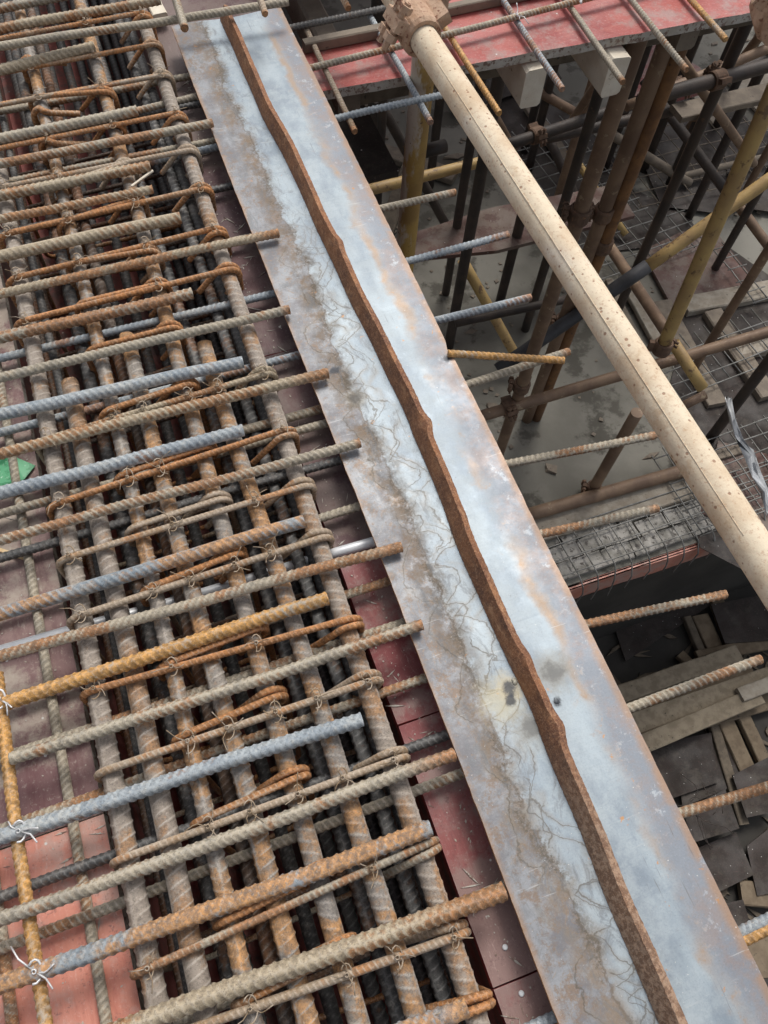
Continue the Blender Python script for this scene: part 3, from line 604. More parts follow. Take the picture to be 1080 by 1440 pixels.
# ================================================================== STIRRUPS
def arc(c, R, a0, a1, n=9): return [(c[0]+R*math.cos(t), c[1]+R*math.sin(t)) for t in np.radians(np.linspace(a0, a1, n))]
def hoop_path(pl, pr, r, zb=-.43, rl=.0112, rr=.0115, closed=True, tail=.055, dy=.011, hook=True):
    """pl, pr: top leg over left / right bar centre (world). Returns 3D points."""
    R_ = rr+r+.0015; zl = -.0125
    xl, xr = pl[0], pr[0]; P2 = []
    # first hook: tail inside the cage, over the right bar, down the right leg, round the bottom, up the left leg
    h0 = arc((xr, zl), R_, 135, 0); t0 = (h0[0][0]-.7*tail, h0[0][1]-.7*tail)
    a = [t0]+h0 if hook else h0
    a += [(xr+R_, zb+.02)]+arc((xr+R_-.02, zb+.02), .02, 0, -90, 5)+arc((xl-R_+.02, zb+.02), .02, -90, -180, 5)+[(xl-R_, zl)]
    b = arc((xl, zl), R_, 180, 90)+[(xl+.02, zl+R_)]
    c = arc((xr, zl), R_, 90, -45, 10); e = c[-1]; c.append((e[0]-.7*tail, e[1]-.7*tail))
    pts = [(p, 0) for p in a]+[(p, 1) for p in b]+[(p, 2) for p in c]
    out = []
    yl, yr = pl[1], pr[1]
    na = len(a)
    for q_, ((x, z), k) in enumerate(pts):
        f = (x-xl)/(xr-xl); y = yl+(yr-yl)*f
        if k == 0: y = y+dy*min(1.0, 1.25*(1-q_/(na-1)))
        out.append((x, y, z))
    return out
def tie(x, y, z, r, parent, white=False, big=1.0):
    parts = []; n = 9; a0 = RNG.uniform(0, 6.28); R1 = r*big
    pts = [(x+R1*1.0*math.cos(t)*.75, y+R1*1.25*math.sin(t)*(-1 if RNG.random() < .0 else 1)+.35*R1*math.cos(t), z+R1*.95*abs(math.sin(t*.5+.4))) for t in np.linspace(-2.2, 2.2, n)]
    v, f, _ = sweep(pts, .00085*(1.5 if white else 1), .004, 5); parts.append((v, f))
    for k in range(3 if not white else 3):
        a = (a0+k*2.0 if not white else a0+[0, .25, 3.0][k])+RNG.normal(0, .3); L = RNG.uniform(.010, .024)*(1.7 if white else 1)*big**.3
        p0 = np.array([x+.002*math.cos(a), y+.002*math.sin(a), z+R1*.55]); c = RNG.uniform(-.5, .5)
        pts = [p0, p0+np.array([math.cos(a), math.sin(a), .35])*L*.5, p0+np.array([math.cos(a+c), math.sin(a+c), .25+RNG.uniform(-.4, .5)])*L]
        v, f, _ = sweep(pts, .0006*(1.6 if white else 1), L/4, 4); parts.append((v, f))
    # twisted knot
    th = np.linspace(0, 9, 16); pts = np.stack([x+.0022*np.cos(th), y+.0022*np.sin(th), z+R1*.6+th*.0004], 1)
    v, f, _ = sweep(pts, .0008, .002, 5, ref=np.array([.1, .1, 1.])); parts.append((v, f))
    V, Fc = merge(parts)
    return mesh_obj('tie_wire', V, Fc, M['wirew' if white else 'wire'], parent, True, origin=(x, y, z))
# outer stirrups: (left px or None, right px at the right edge bar, material, extra twin hoop?)
OUT = [((-40, 60), (199, 16), 'rust', 0), ((-60, 112), (213, 61), 'rust', 0), ((-60, 156), (227, 104), 'rustpale', 0), ((-60, 218), (243, 158), 'rust', 0), ((-50, 272), (258, 211), 'rustpale', 1),
       ((-30, 335), (274, 266), 'rust', 1), ((12, 391), (290, 322), 'rust', 0), ((36, 449), (311, 380), 'rust', 1), ((50, 620), (352, 530), 'tan', 1), ((82, 706), (392, 605), 'rust', 1),
       ((84, 786), (418, 685), 'rustpale', 1), ((104, 867), (440, 759), 'rustpale', 1), ((124, 972), (482, 872), 'rust', 1), ((145, 1084), (513, 960), 'rustpale', 1),
       ((180, 1204), (553, 1069), 'rustpale', 1), ((200, 1365), (592, 1190), 'grey', 0), ((225, 1463), (634, 1320), 'rustpale', 1), ((240, 1570), (660, 1425), 'rust', 0)]
OL = ['topmost, partly cut by the picture corner', 'second from the top, behind a short tan bar', 'third from the top, pale with a knotted wire', 'fourth from the top, just above the long pale grey bar',
      'fifth from the top, with a hook pointing down inside', 'sixth from the top, with a bright orange hook', 'seventh from the top, bending round the left edge bar',
      'eighth, beside the topmost bar end that lies on the plate', 'ninth, brown grey, near the upper bluish bar end', 'tenth, orange below the lower bluish bar', 'eleventh, pale rust with a long sloped leg',
      'twelfth, crossing just above the conduit', 'thirteenth, below the bright orange short bar', 'fourteenth, meeting the plywood at the left', 'fifteenth, beginning at the joint of the two left plywood sheets',
      'sixteenth, grey and rusty with curled wires at both ends', 'seventeenth, near the thickest tan bar at the bottom', 'lowest, at the bottom edge']
for i, (pl, pr, m, twin) in enumerate(OUT):
    z0 = .0075; a = at(*pl, z0); b = at(*pr, z0)
    ya = a[1]; a = np.array([lx('A', a[1]), a[1], 0]); b = np.array([lx('G', b[1]), b[1], 0])
    r = .0048
    pts = hoop_path(a, b, r, closed=True, dy=.0105 if i % 3 else -.0105)
    so_ = rebar(pts, r, m, 'outer stirrup of the cage, ' + OL[i], 'outer stirrups of the beam cage', name='stirrup', cat='stirrup', nseg=8, q=4, tips=(.0, .0), bend=0, ref=np.array([0, 1., 0]), pitch=.0065)
    for k in ('G', 'E', 'C', 'A', 'D', 'F'):
        y = b[1]+(a[1]-b[1])*(b[0]-lx(k, b[1]))/(b[0]-a[0])
        if k == 'D' and y > .85 or k == 'F' and y > .80: continue
        if RNG.random() < .72: tie(lx(k, y)+RNG.normal(0, .001), y, .0055, .0088, so_, big=RNG.uniform(.85, 1.2))
INN = [((30, 140), (150, 128), 'rust'), ((60, 197), (166, 175), 'rust'), ((75, 262), (172, 232), 'rustpale'), ((90, 312), (195, 280), 'rust'), ((100, 372), (215, 352), 'rust'), ((124, 424), (226, 400), 'rust'),
       ((124, 492), (240, 462), 'rust'), ((145, 580), (262, 543), 'rust'), ((168, 670), (285, 632), 'rust'), ((182, 745), (304, 706), 'rustpale'), ((200, 832), (325, 784), 'rust'), ((224, 940), (360, 888), 'rust'),
       ((250, 1040), (385, 985), 'rust'), ((275, 1160), (420, 1098), 'rust'), ((305, 1305), (452, 1235), 'rust'), ((330, 1420), (480, 1345), 'rust')]
IL = ['topmost in the upper left', 'second from the top, beside the short thick grey bar', 'third from the top, paler than its neighbours', 'fourth from the top', 'fifth from the top, above the chipped bar end', 'sixth from the top',
      'seventh, looping over the end of the yellow blotched bar', 'eighth, between the upper bluish bar and the long dusty bar', 'ninth, just below the lower bluish bar', 'tenth, pale and tightly ribbed', 'eleventh, close to the conduit', 'twelfth, below the orange short bar',
      'thirteenth, in the lower half', 'fourteenth, above the long bar touching the plate edge', 'fifteenth, below the thick blotched bar', 'lowest, beneath the thickest tan bar']
for i, (pl, pr, m) in enumerate(INN):
    a = at(*pl, .0075); b = at(*pr, .0075); a = np.array([lx('C', a[1]), a[1]+.004, 0]); b = np.array([lx('E', b[1]), b[1]+.004, 0])
    pts = hoop_path(a, b, .0046, dy=.0100, tail=.05)
    rebar(pts, .0046, m, 'inner stirrup of the cage, ' + IL[i], 'inner stirrups of the beam cage', name='stirrup', cat='stirrup', nseg=8, q=4, tips=(0, 0), bend=0, ref=np.array([0, 1., 0]), pitch=.0065)
# second inner hoops between the left edge bar and the middle for the upper rows
for i, (pl, pr, m, lab) in enumerate([((45, 92), (120, 60), 'rust', 'rusty hooked link over the slimmer bar near the top left corner'), ((38, 168), (92, 110), 'rust', 'rusty hooked link with its tail pointing right in the upper left'), ((55, 210), (105, 207), 'rust', 'rusty hooked link left of the short ribbed tan bar')]):
    c = at(*pl, -.0125); R_ = .0165; x, y = lx('C', c[1]), c[1]
    pts2 = [(x-R_, -.40)]+arc((x, -.0125), R_, 180, 45, 9); e = pts2[-1]; pts2.append((e[0]+.05, e[1]-.012))
    rebar([(px_, y-(.01 if k > 6 else 0), pz_) for k, (px_, pz_) in enumerate(pts2)], .0055, m, lab, 'hooked links in the upper left of the cage', name='hooked_link', cat='hooked link', nseg=8, q=4, bend=0, ref=np.array([0, 1., 0]), tips=(0, 0))
# horizontal legs of stirrups lower down (link rows deep in the cage)
for i, y in enumerate(np.linspace(-.05, 1.55, 17)):
    rebar([(-.21, y, -.24), (.13, y+.012, -.23)], .0045, 'darkrust', 'rusty thin link deep between the cage bars, '+['first','second','third','fourth','fifth','sixth','seventh','eighth','ninth','tenth','eleventh','twelfth','thirteenth','fourteenth','fifteenth','sixteenth','last'][i]+' from the bottom', 'rusty link rows deep in the cage', name='cross_link', cat='cross link', nseg=8, q=3, tips=(0, 0), bend=.001)
# white wire ties on the orange slab bar
for (px, py) in [(2, 985), (30, 1170), (52, 1366)]:
    c = at(px, py, .012); o = tie(c[0], c[1], .014, .014, None, True, .6); o.name = 'wire_tie'
    tag(o, {985: 'white wire tie at the left picture edge by the orange short bar', 1170: 'white wire tie where the orange slab bar crosses a blue bar', 1366: 'white wire tie at the lowest crossing of the orange slab bar'}[py], 'wire tie', 'white wire ties on the orange slab bar')

# conduit under the top mat
cpts = [at(-60, 933, -.0385), at(60, 898, -.0385), at(105, 885, -.044), at(185, 863, -.066), at(260, 842, -.070), at(400, 799, -.068), at(440, 786, -.052), at(470, 778, -.040), at(560, 752, -.036)]
o = tube('conduit', [(-.9, float(cpts[0][1]), -.0385)]+[tuple(p) for p in cpts], .0072, 'galv', step=.01, nseg=14); tag(o, 'shiny silver conduit pipe running across under the top bars', 'conduit')
# small litter on the left plywood
V = [at(px, py, -.047) for px, py in [(-20, 648), (16, 642), (50, 655), (36, 676), (14, 690), (-20, 686)]]; V = [np.array([p[0], p[1], -.046+.004*(k % 2)]) for k, p in enumerate(V)]
Vt = V+[p-np.array([0, 0, .001]) for p in V]; n = 6
o = mesh_obj('plastic_scrap', Vt, [list(range(n)), list(range(2*n-1, n-1, -1))]+[[i, i+n, (i+1) % n+n, (i+1) % n] for i in range(n)], M['green']); tag(o, 'crumpled green plastic scrap on the dusty left plywood', 'scrap')
o = beam('wood_sliver', at(-10, 770, -.047), at(40, 787, -.045), .005, .003, 'sliver'); tag(o, 'pale raw wood sliver lying on the left plywood', 'wood sliver')
o = beam('wood_stick', at(185, 262, .004), at(215, 240, .008), .004, .003, 'timberl'); tag(o, 'thin white stick leaning between two tan bars in the upper left', 'stick')
o = beam('timber_offcut', at(214, 2, -.03), at(226, 26, -.03), .03, .02, 'timberl'); tag(o, 'pale timber offcut beside the top corner of the plate', 'timber offcut')
# nail heads in the strip
for (px, py, lab) in [(710, 1332, 'shiny nail head in the lower maroon strip, upper one'), (733, 1397, 'dull nail head in the lower maroon strip, lower one')]:
    c = at(px, py, -.05); V = []; n = 10
    for rr, zz in ((.0032, -.0495), (.0032, -.0485), (.0022, -.0478)): V += [(c[0]+rr*math.cos(k/n*6.283), c[1]+rr*math.sin(k/n*6.283), zz) for k in range(n)]
    Fc = [[i*n+j, i*n+(j+1) % n, (i+1)*n+(j+1) % n, (i+1)*n+j] for i in range(2) for j in range(n)]+[[2*n+j for j in range(n)]]
    o = mesh_obj('nail', V, Fc, M['galv']); tag(o, lab, 'nail', 'nail heads in the maroon strip')

# rebar on and over the red deck
DB = [((431, 43), (500, 185), .0058, 'rustpale', -.0365, 'thin rusty bar sticking out over the deck edge next to the plate', .02), ((520, 22), (606, 172), .0062, 'blue', -.0365, 'dark grey bar running behind the yellow post', .02),
      ((612, 20), (702, 160), .0062, 'orange', -.0365, 'orange yellow bar seen beside the cream hand rail', .01), ((690, -25), (791, 126), .0062, 'blue', -.0365, 'grey bar with orange tip above the pale joist end', .012),
      ((776, -25), (876, 116), .0064, 'grey', -.0365, 'grey orange bar over the right pale joist', .014), ((868, -25), (966, 98), .0064, 'grey', -.0365, 'grey bar overhanging the deck with a bright orange tip and a tie mark', .022),
      ((955, -20), (1021, 56), .0064, 'orange', -.0365, 'rightmost orange bar overhanging the deck', .03)]
for (a, b, r, m, z, lab, tp) in DB:
    A_, B_ = at(*a, z), at(*b, z); d = (A_-B_)/np.linalg.norm(A_-B_)
    rebar([A_+d*.6 if a[0] > 600 else A_, B_], r, m, lab, 'bars overhanging the red deck edge', tips=(0, tp), skew=1.0, bend=.001)
for (a, b, m, z, lab) in [((470, 168), (632, 131), 'blue', -.030, 'blue grey bar out from the plate running behind the yellow post'), ((435, 96), (1080, -65), 'grey', -.025, 'long grey bar lying across the bars on the red deck'),
                          ((405, 40), (640, -8), 'dark', -.025, 'dark bar spanning the gap below the pale board')]:
    A_, B_ = at(*a, z), at(*b, z); d = (A_-B_)/np.linalg.norm(A_-B_)
    rebar([A_+d*.35 if m != 'dark' else A_+d*.02, B_], .0066, m, lab, 'cross bars near the red deck', name='cross_bar', skew=1.0)
for (px, py) in [(545, 60), (726, 26), (815, 8)]:
    c = at(px, py, -.025); o = tie(c[0], c[1], -.02, .006, None, True, .4); o.name = 'wire_tie'
    tag(o, {60: 'curl of bright wire on the bar crossing left of the hand rail', 26: 'small wire tie on the deck crossing above the left pale joist', 8: 'small wire tie on the deck crossing above the right pale joist'}[py], 'wire tie', 'wire ties on the deck crossings')

# ================================================================== HAND RAIL, POSTS, SCAFFOLD
def coupler(parent, c, axis, r, mat, sc=1.0, bolts=2, seed=0):
    """ring clamp round a pipe with hinge lug, bolt and nut"""
    c = np.asarray(c, float); d = np.asarray(axis, float); d /= np.linalg.norm(d)
    up = np.array([0, 0, 1.]) if abs(d[2]) < .8 else np.array([0, 1., 0]); a = np.cross(d, up); a /= np.linalg.norm(a); b = np.cross(a, d)
    parts = []; n = 20; L = .026*sc; rin = r; rout = r+.007*sc
    prof = [(-L, rin), (-L, rout-.001), (-L*.75, rout+.002*sc), (L*.75, rout+.002*sc), (L, rout-.001), (L, rin)]
    V = [c+d*u+(a*math.cos(k/n*6.283)+b*math.sin(k/n*6.283))*rr*(1+.01*math.sin(k*3+seed)) for u, rr in prof for k in range(n)]
    Fc = [[i*n+j, i*n+(j+1) % n, (i+1)*n+(j+1) % n, (i+1)*n+j] for i in range(len(prof)-1) for j in range(n)]; parts.append((np.array(V), Fc))
    def blk(o_, ex, ey, ez, hx, hy, hz):
        V = [o_+ex*sx*hx+ey*sy*hy+ez*sz*hz for sx in (-1, 1) for sy in (-1, 1) for sz in (-1, 1)]
        return np.array(V), [[0, 1, 3, 2], [4, 6, 7, 5], [0, 4, 5, 1], [2, 3, 7, 6], [0, 2, 6, 4], [1, 5, 7, 3]]
    for sgn in (1, -1):
        e = a*math.cos(.5)*sgn+b*math.sin(.5)
        parts.append(blk(c+e*(rout+.008*sc), d, np.cross(d, e), e, L*.8, .009*sc, .011*sc))
    e = a*math.cos(.5)+b*math.sin(.5); f_ = np.cross(d, e)
    for k in range(bolts):
        pp = c+e*(rout+.012*sc)+d*L*(.35 if k else -.35)*(bolts-1)
        v, f, _ = sweep([pp-f_*.03*sc, pp+f_*.038*sc], .0052*sc, .01, 8, rough=.0004); parts.append((v, f))
        v, f, _ = sweep([pp+f_*.014*sc, pp+f_*.025*sc], .0105*sc, .005, 6); parts.append((v, f))
        v, f, _ = sweep([pp-f_*.027*sc, pp-f_*.017*sc], .0105*sc, .005, 6); parts.append((v, f))
    V, Fc = merge(parts); return mesh_obj('coupler', V, Fc, M[mat], parent, False, origin=c)
PR = .0232
ra, rb_ = at(600, 62, .15), at(1050, 757, .135); dr = (rb_-ra)/np.linalg.norm(rb_-ra)
P0 = ra-dr*.60; P1 = rb_+dr*1.2
T = thing('hand_rail', P0, 'thick cream coloured pipe with rust specks slanting across the upper right', 'rail pipe')
pipe = tube('pipe', [P0, P1], PR, 'rail', T, step=.02, nseg=64, bend=.0008)
# seam weld bead along the pipe
sd = np.cross(dr, [0, 0, 1.]); sd /= np.linalg.norm(sd)
off = -sd*PR*.62*1.0+np.array([0, 0, PR*.785]); off = off/np.linalg.norm(off)*(PR-.0002)
sgn = 1 if (off[0] < 0) else -1
off2 = np.array([off[0]*sgn, off[1]*sgn, off[2]])
tube('seam_bead', [ra+dr*.07+off2, rb_+off2], 0.0006, 'rail', T, step=.01, nseg=6, rough=.0004)
post = at(590, 150, -.1); px_, py_ = float(post[0]), float(post[1])
T2 = thing('scaffold_post', (px_, py_, -2.2), 'worn yellow scaffold post standing under the top clamp of the cream rail', 'scaffold post', 'scaffold posts')
tube('pipe', [(px_+.0, py_, -2.2), (px_, py_, .215)], .0238, 'yellow', T2, step=.05, nseg=32, rough=.0003)
pc = ra-dr*.045
coupler(T, ra-dr*.012-dr*.03, dr, PR+.0012, 'coupler', 1.15, 2)
coupler(T2, (px_, py_, .118), (0, 0, 1), PR+.0012, 'coupler', 1.15, 2, 2)
j = mesh_obj('swivel_plate', *(lambda c: ([c+np.array([sx*.024, sy*.02, sz*.016]) for sx in (-1, 1) for sy in (-1, 1) for sz in (-1, 1)], [[0, 1, 3, 2], [4, 6, 7, 5], [0, 4, 5, 1], [2, 3, 7, 6], [0, 2, 6, 4], [1, 5, 7, 3]]))((np.array([px_, py_, .13])+pc)/2), M['coupler'], T2)
# pipe and clamp in the top right corner
ca = at(1064, 8, .27); T3 = thing('rail_pipe', ca+np.array([.2, .35, 0]), 'cemented brown pipe with a clamp in the top right corner', 'rail pipe')
tube('pipe', [ca+np.array([.25, .55, .02]), ca+np.array([.035, -.035, -.02])], .030, 'coupler', T3, step=.03, nseg=28, rough=.001)
coupler(T3, ca+np.array([.05, -.0, -.012]), (.35, .9, .05), .030, 'coupler', 1.2)

ZF = -2.2
def post_at(foot, mat, label, ztop=-.10, r=.024, zf=ZF, lean=(0, 0), clamps=(), base=False):
    p = at(foot[0], foot[1], zf) if len(foot) == 2 else np.array([foot[0], foot[1], zf])
    T = thing('scaffold_post', p, label, 'scaffold post', 'scaffold posts')
    top = np.array([p[0]+lean[0], p[1]+lean[1], ztop])
    tube('pipe', [p, top], r, mat, T, step=.1, nseg=16)
    for zc in clamps:
        f = (zc-zf)/(ztop-zf); coupler(T, p+(top-p)*f, top-p, r+.001, 'couplerd', 1.0, 2)
    if base:
        n = 16; V = [(p[0]+.05*math.cos(k/n*6.283), p[1]+.05*math.sin(k/n*6.283), zf+z) for z in (.001, .008) for k in range(n)]
        mesh_obj('base_plate', V, [[k, (k+1) % n, (k+1) % n+n, k+n] for k in range(n)]+[list(range(n, 2*n))], M['couplerd'], T)
    return T
post_at((698, 648), 'pole', 'brown clamped scaffold post running from the right pale joist to the grey floor', clamps=(-1.62, -.75))
post_at((754, 588), 'polerust', 'rust orange scaffold post reaching the floor right of the welded rod', clamps=(-1.1,))
post_at((741, 590), 'pole', 'dark brown post just left of the rust orange one, clamped at mid height', clamps=(-1.5, -.95), r=.024)
post_at((830, 694), 'pole', 'brown post with its foot on the low timber ledge over the grey floor', ztop=-1.55, base=False, clamps=(-2.15,))
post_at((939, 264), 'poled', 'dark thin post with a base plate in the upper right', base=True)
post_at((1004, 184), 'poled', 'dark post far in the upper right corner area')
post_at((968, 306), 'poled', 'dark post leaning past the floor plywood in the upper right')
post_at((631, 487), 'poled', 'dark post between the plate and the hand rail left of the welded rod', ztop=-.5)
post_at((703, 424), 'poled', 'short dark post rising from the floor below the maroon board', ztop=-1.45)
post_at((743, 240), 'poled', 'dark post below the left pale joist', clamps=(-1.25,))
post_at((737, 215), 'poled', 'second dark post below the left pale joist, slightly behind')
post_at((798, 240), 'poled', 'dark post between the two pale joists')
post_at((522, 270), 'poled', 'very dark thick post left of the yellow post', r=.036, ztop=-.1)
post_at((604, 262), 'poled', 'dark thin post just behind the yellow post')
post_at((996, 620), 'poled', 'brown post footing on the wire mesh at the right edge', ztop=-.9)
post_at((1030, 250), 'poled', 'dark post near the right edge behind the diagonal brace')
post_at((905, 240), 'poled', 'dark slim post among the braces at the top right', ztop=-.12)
PROP = ['dark prop just behind the crossing clamps under the deck', 'dark prop to the right of the rust orange post', 'brown prop left of the dark level tube clamp at upper right', 'dark prop below the gap between the two pale joists',
        'dark prop close to the steep yellow brown tube', 'brown prop behind the plank that bridges the tubes', 'brown prop near the right edge under the deck', 'dark prop below the bright orange bar tip on the deck edge', 'dark prop deep in shade behind the right pale joist',
        'brown prop in the top right corner below the cemented pipe', 'dark prop far back under the deck near the top right corner', 'dark prop in the shade left of the left pale joist', 'brown prop standing on the mesh beside the yellow diagonal brace']
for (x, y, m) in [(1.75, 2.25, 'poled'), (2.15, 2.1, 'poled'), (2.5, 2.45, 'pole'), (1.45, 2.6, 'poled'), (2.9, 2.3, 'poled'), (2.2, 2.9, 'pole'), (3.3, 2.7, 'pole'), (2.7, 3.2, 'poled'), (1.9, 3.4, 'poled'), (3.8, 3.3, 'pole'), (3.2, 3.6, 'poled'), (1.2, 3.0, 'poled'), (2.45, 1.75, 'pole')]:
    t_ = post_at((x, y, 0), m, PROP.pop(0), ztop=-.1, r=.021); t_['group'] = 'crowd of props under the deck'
# the near yellow-brown post on the right and tubes
def pole(p, q, mat, label, r=.024, clamps=(), cat='scaffold tube', name='scaffold_tube', group='scaffold tubes'):
    T = thing(name, p, label, cat, group); tube('pipe', [p, q], r, mat, T, step=.1, nseg=16)
    for f in clamps: coupler(T, np.asarray(p)+(np.asarray(q)-np.asarray(p))*f, np.asarray(q)-np.asarray(p), r+.001, 'couplerd', 1.0, 2)
    return T
pole(at(1092, 120, -.35), at(930, 492, -1.30), 'poley', 'yellow brown steep tube at the right edge ending in a clamp', clamps=(.985,))
pole(at(1110, 232, -.95), at(909, 376, -1.25), 'poley', 'yellow diagonal brace crossing the steep tube on the right')
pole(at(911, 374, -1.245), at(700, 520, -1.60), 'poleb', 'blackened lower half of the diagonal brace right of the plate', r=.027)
pole(at(650, 593, -1.75), at(1110, 458, -1.55), 'pole', 'long rusty brown level tube crossing the floor right of the plate', clamps=(.14,))
pole(at(650, 365, -1.7), at(728, 505, -2.1), 'poley', 'yellow brown tube sloping down behind the welded rod')
pole(at(833, 310, -1.8), at(938, 468, -1.5), 'pole', 'brown tube sloping down right to the clamp by the hand rail')
pole(at(947, 482, -1.5), at(988, 546, -1.62), 'poley', 'short yellow orange tube stub below the clamp')
pole(at(992, 555, -1.8), at(950, 576, -1.85), 'timber' if False else 'pole', 'short grey pipe piece below the yellow stub', r=.02)
pole(at(532, 140, -1.4), at(628, 318, -2.1), 'poled', 'dark tube slanting behind the yellow post')
pole(at(500, 272, -1.5), at(700, 222, -1.5), 'poley', 'yellowish level tube crossing behind the yellow post')
pole(at(596, 213, -1.0), at(626, 205, -1.0), 'poled', 'dark pipe end sticking out right of the yellow post')
pole(at(700, 208, -1.25), at(1110, 75, -1.25), 'poled', 'dark level tube under the deck, nearest the deck edge', clamps=(.12, .6))
pole(at(760, 196, -1.35), at(1110, 120, -1.35), 'poled', 'dark level tube below the deck, second one down', clamps=(.42,))
pole(at(905, 112, -1.5), at(1020, 268, -1.75), 'poled', 'dark diagonal tube descending to the right under the deck', clamps=(.08,))
pole(at(1030, 278, -1.8), at(1110, 385, -1.95), 'pole', 'brown diagonal tube at the right edge above the mesh')
pole(at(852, 184, -1.9), at(970, 258, -2.15), 'timberm', 'pale brown loose tube lying under the deck', r=.026)
pole(at(688, 150, -1.6), at(722, 212, -1.9), 'pole', 'brown sloping tube behind the cream rail near the left pale joist')
pole(at(752, 126, -1.7), at(826, 168, -1.8), 'pole', 'brown loose tube between the pale joists')
pole(at(770, 190, -1.8), at(815, 290, -2.1), 'poled', 'dark brace tube descending left of the rust orange post')
pole(at(732, 727, -2.13), at(985, 655, -2.13), 'pole', 'low brown tube resting on the floor edge above the mesh ledge', r=.03)
pole(at(640, 455, -1.7), at(800, 420, -1.6), 'poled', 'dark level tube above the concrete floor left of the rail', r=.018)
pole(at(880, 780, -2.1), at(1010, 630, -2.0), 'poled', 'dark stray tube over the mesh at the right') if False else None
for a, za, b, zb_, m, lab in [((940, 60), -.6, (1060, 230), -1.6, 'pole', 'brown diagonal brace from the deck edge down to the right'), ((1085, 30), -.8, (960, 190), -2.0, 'pole', 'brown diagonal brace falling left from the top right corner'), ((880, 150), -1.0, (1100, 60), -.9, 'pole', 'thin brown level tube crossing the crowd of props'),
         ((800, 210), -1.9, (880, 330), -2.15, 'poley', 'dull yellow loose tube on the mesh beside the cream rail'), ((950, 250), -2.12, (1100, 215), -2.1, 'timberm', 'pale brown tube lying on the floor at the right'), ((845, 110), -.9, (790, 190), -2.0, 'pole', 'short brown brace between the pale joists')]:
    pole(at(*a, za), at(*b, zb_), m, lab, r=.019)
for a, b, lab in [((1080, 92), (860, 155), 'dark level tube high under the deck on the right')]:
    pole(at(1110, 84, -.75), at(900, 142, -.75), 'poled', lab, clamps=(.5,))

# boards and timbers down on the floor
def board(a, b, w, h, mat, label, z=ZF+.03, z2=None, cat='timber board', group='boards on the floor below'):
    o = beam('timber_board', at(*a, z), at(*b, z2 if z2 is not None else z), w, h, mat); tag(o, label, cat, group); return o
def poly_sheet(pts, z, t, mat, label, name='plywood_sheet', cat='plywood sheet', group='loose plywood sheets below', dz=None):
    V = [at(px, py, z+(dz[k] if dz else 0)) for k, (px, py) in enumerate(pts)]; n = len(V); V2 = V+[v-np.array([0, 0, t]) for v in V]
    area = sum(V[i][0]*V[(i+1) % n][1]-V[(i+1) % n][0]*V[i][1] for i in range(n))
    top = list(range(n)) if area > 0 else list(range(n))[::-1]; s = 1 if area > 0 else -1
    Fc = [top, [k+n for k in top][::-1]]+[([i, i+n, (i+1) % n+n, (i+1) % n] if s > 0 else [i, (i+1) % n, (i+1) % n+n, i+n]) for i in range(n)]
    o = mesh_obj(name, V2, Fc, M[mat], None, origin=V[0]); tag(o, label, cat, group); return o
board((752, 745), (985, 680), .13, .035, 'timber', 'pale wide board lying along the floor edge above the mesh ledge')
board((950, 160), (1110, 124), .10, .03, 'timberm', 'brown plank bridging the tubes at the upper right', z=-1.3)
board((903, 50), (935, 135), .08, .03, 'timberl', 'pale plank standing out below the deck edge')
board((745, 150), (800, 235), .09, .03, 'timberm', 'brownish plank on the floor below the left pale joist')
board((960, 432), (1085, 408), .11, .05, 'timber', 'pale timber under the rusty level tube near the right edge')
board((930, 425), (1008, 570), .10, .03, 'timberm', 'brown plank lying over the mesh right of the rail')
board((1035, 492), (1080, 485), .11, .05, 'timber', 'short pale timber at the right edge')
board((1000, 440), (1080, 560), .10, .05, 'timberm', 'brown timber running down to the right edge over the mesh')
board((985, 648), (1050, 630), .05, .03, 'timberm', 'short brown stick on the mesh at the right')
board((880, 390), (930, 480), .10, .03, 'timber', 'grey perforated plank beside the cream rail')
board((855, 395), (905, 500), .04, .03, 'timberm', 'narrow grey batten parallel to the perforated plank')
board((660, 340), (820, 600), .02, .012, 'timberd', 'thin dark stick on the concrete floor') if False else None
board((540, 330), (590, 200), .09, .03, 'timberd', 'dark plank on the floor behind the yellow post')
board((475, 190), (640, 250), .10, .04, 'timberm', 'brown plank on the floor left of the yellow post')
board((970, 120), (1010, 175), .09, .03, 'timber', 'pale plank far under the deck on the right')
poly_sheet([(540, 368), (548, 338), (690, 292), (866, 259), (893, 303), (700, 352)], -1.75, .02, 'plymid', 'large dusty maroon board lying level behind the cream rail')
poly_sheet([(903, 352), (960, 325), (1010, 330), (1062, 395), (1010, 425), (950, 440)], ZF+.035, .02, 'plymid', 'brown plywood sheet on the mesh right of the diagonal brace')
poly_sheet([(880, 90), (925, 60), (985, 95), (990, 128), (930, 145), (878, 130)], ZF+.4, .02, 'plystrip', 'red plywood piece lying under the deck in the upper right')
poly_sheet([(1020, 110), (1085, 95), (1085, 155), (1070, 160)], ZF+.03, .02, 'timber', 'pale board at the right edge under the deck')
poly_sheet([(985, 720), (1010, 620), (1085, 640), (1085, 780)], ZF-.02 if False else ZF+.03, .015, 'plymid', 'maroon plywood sheet under the mesh at the right edge')

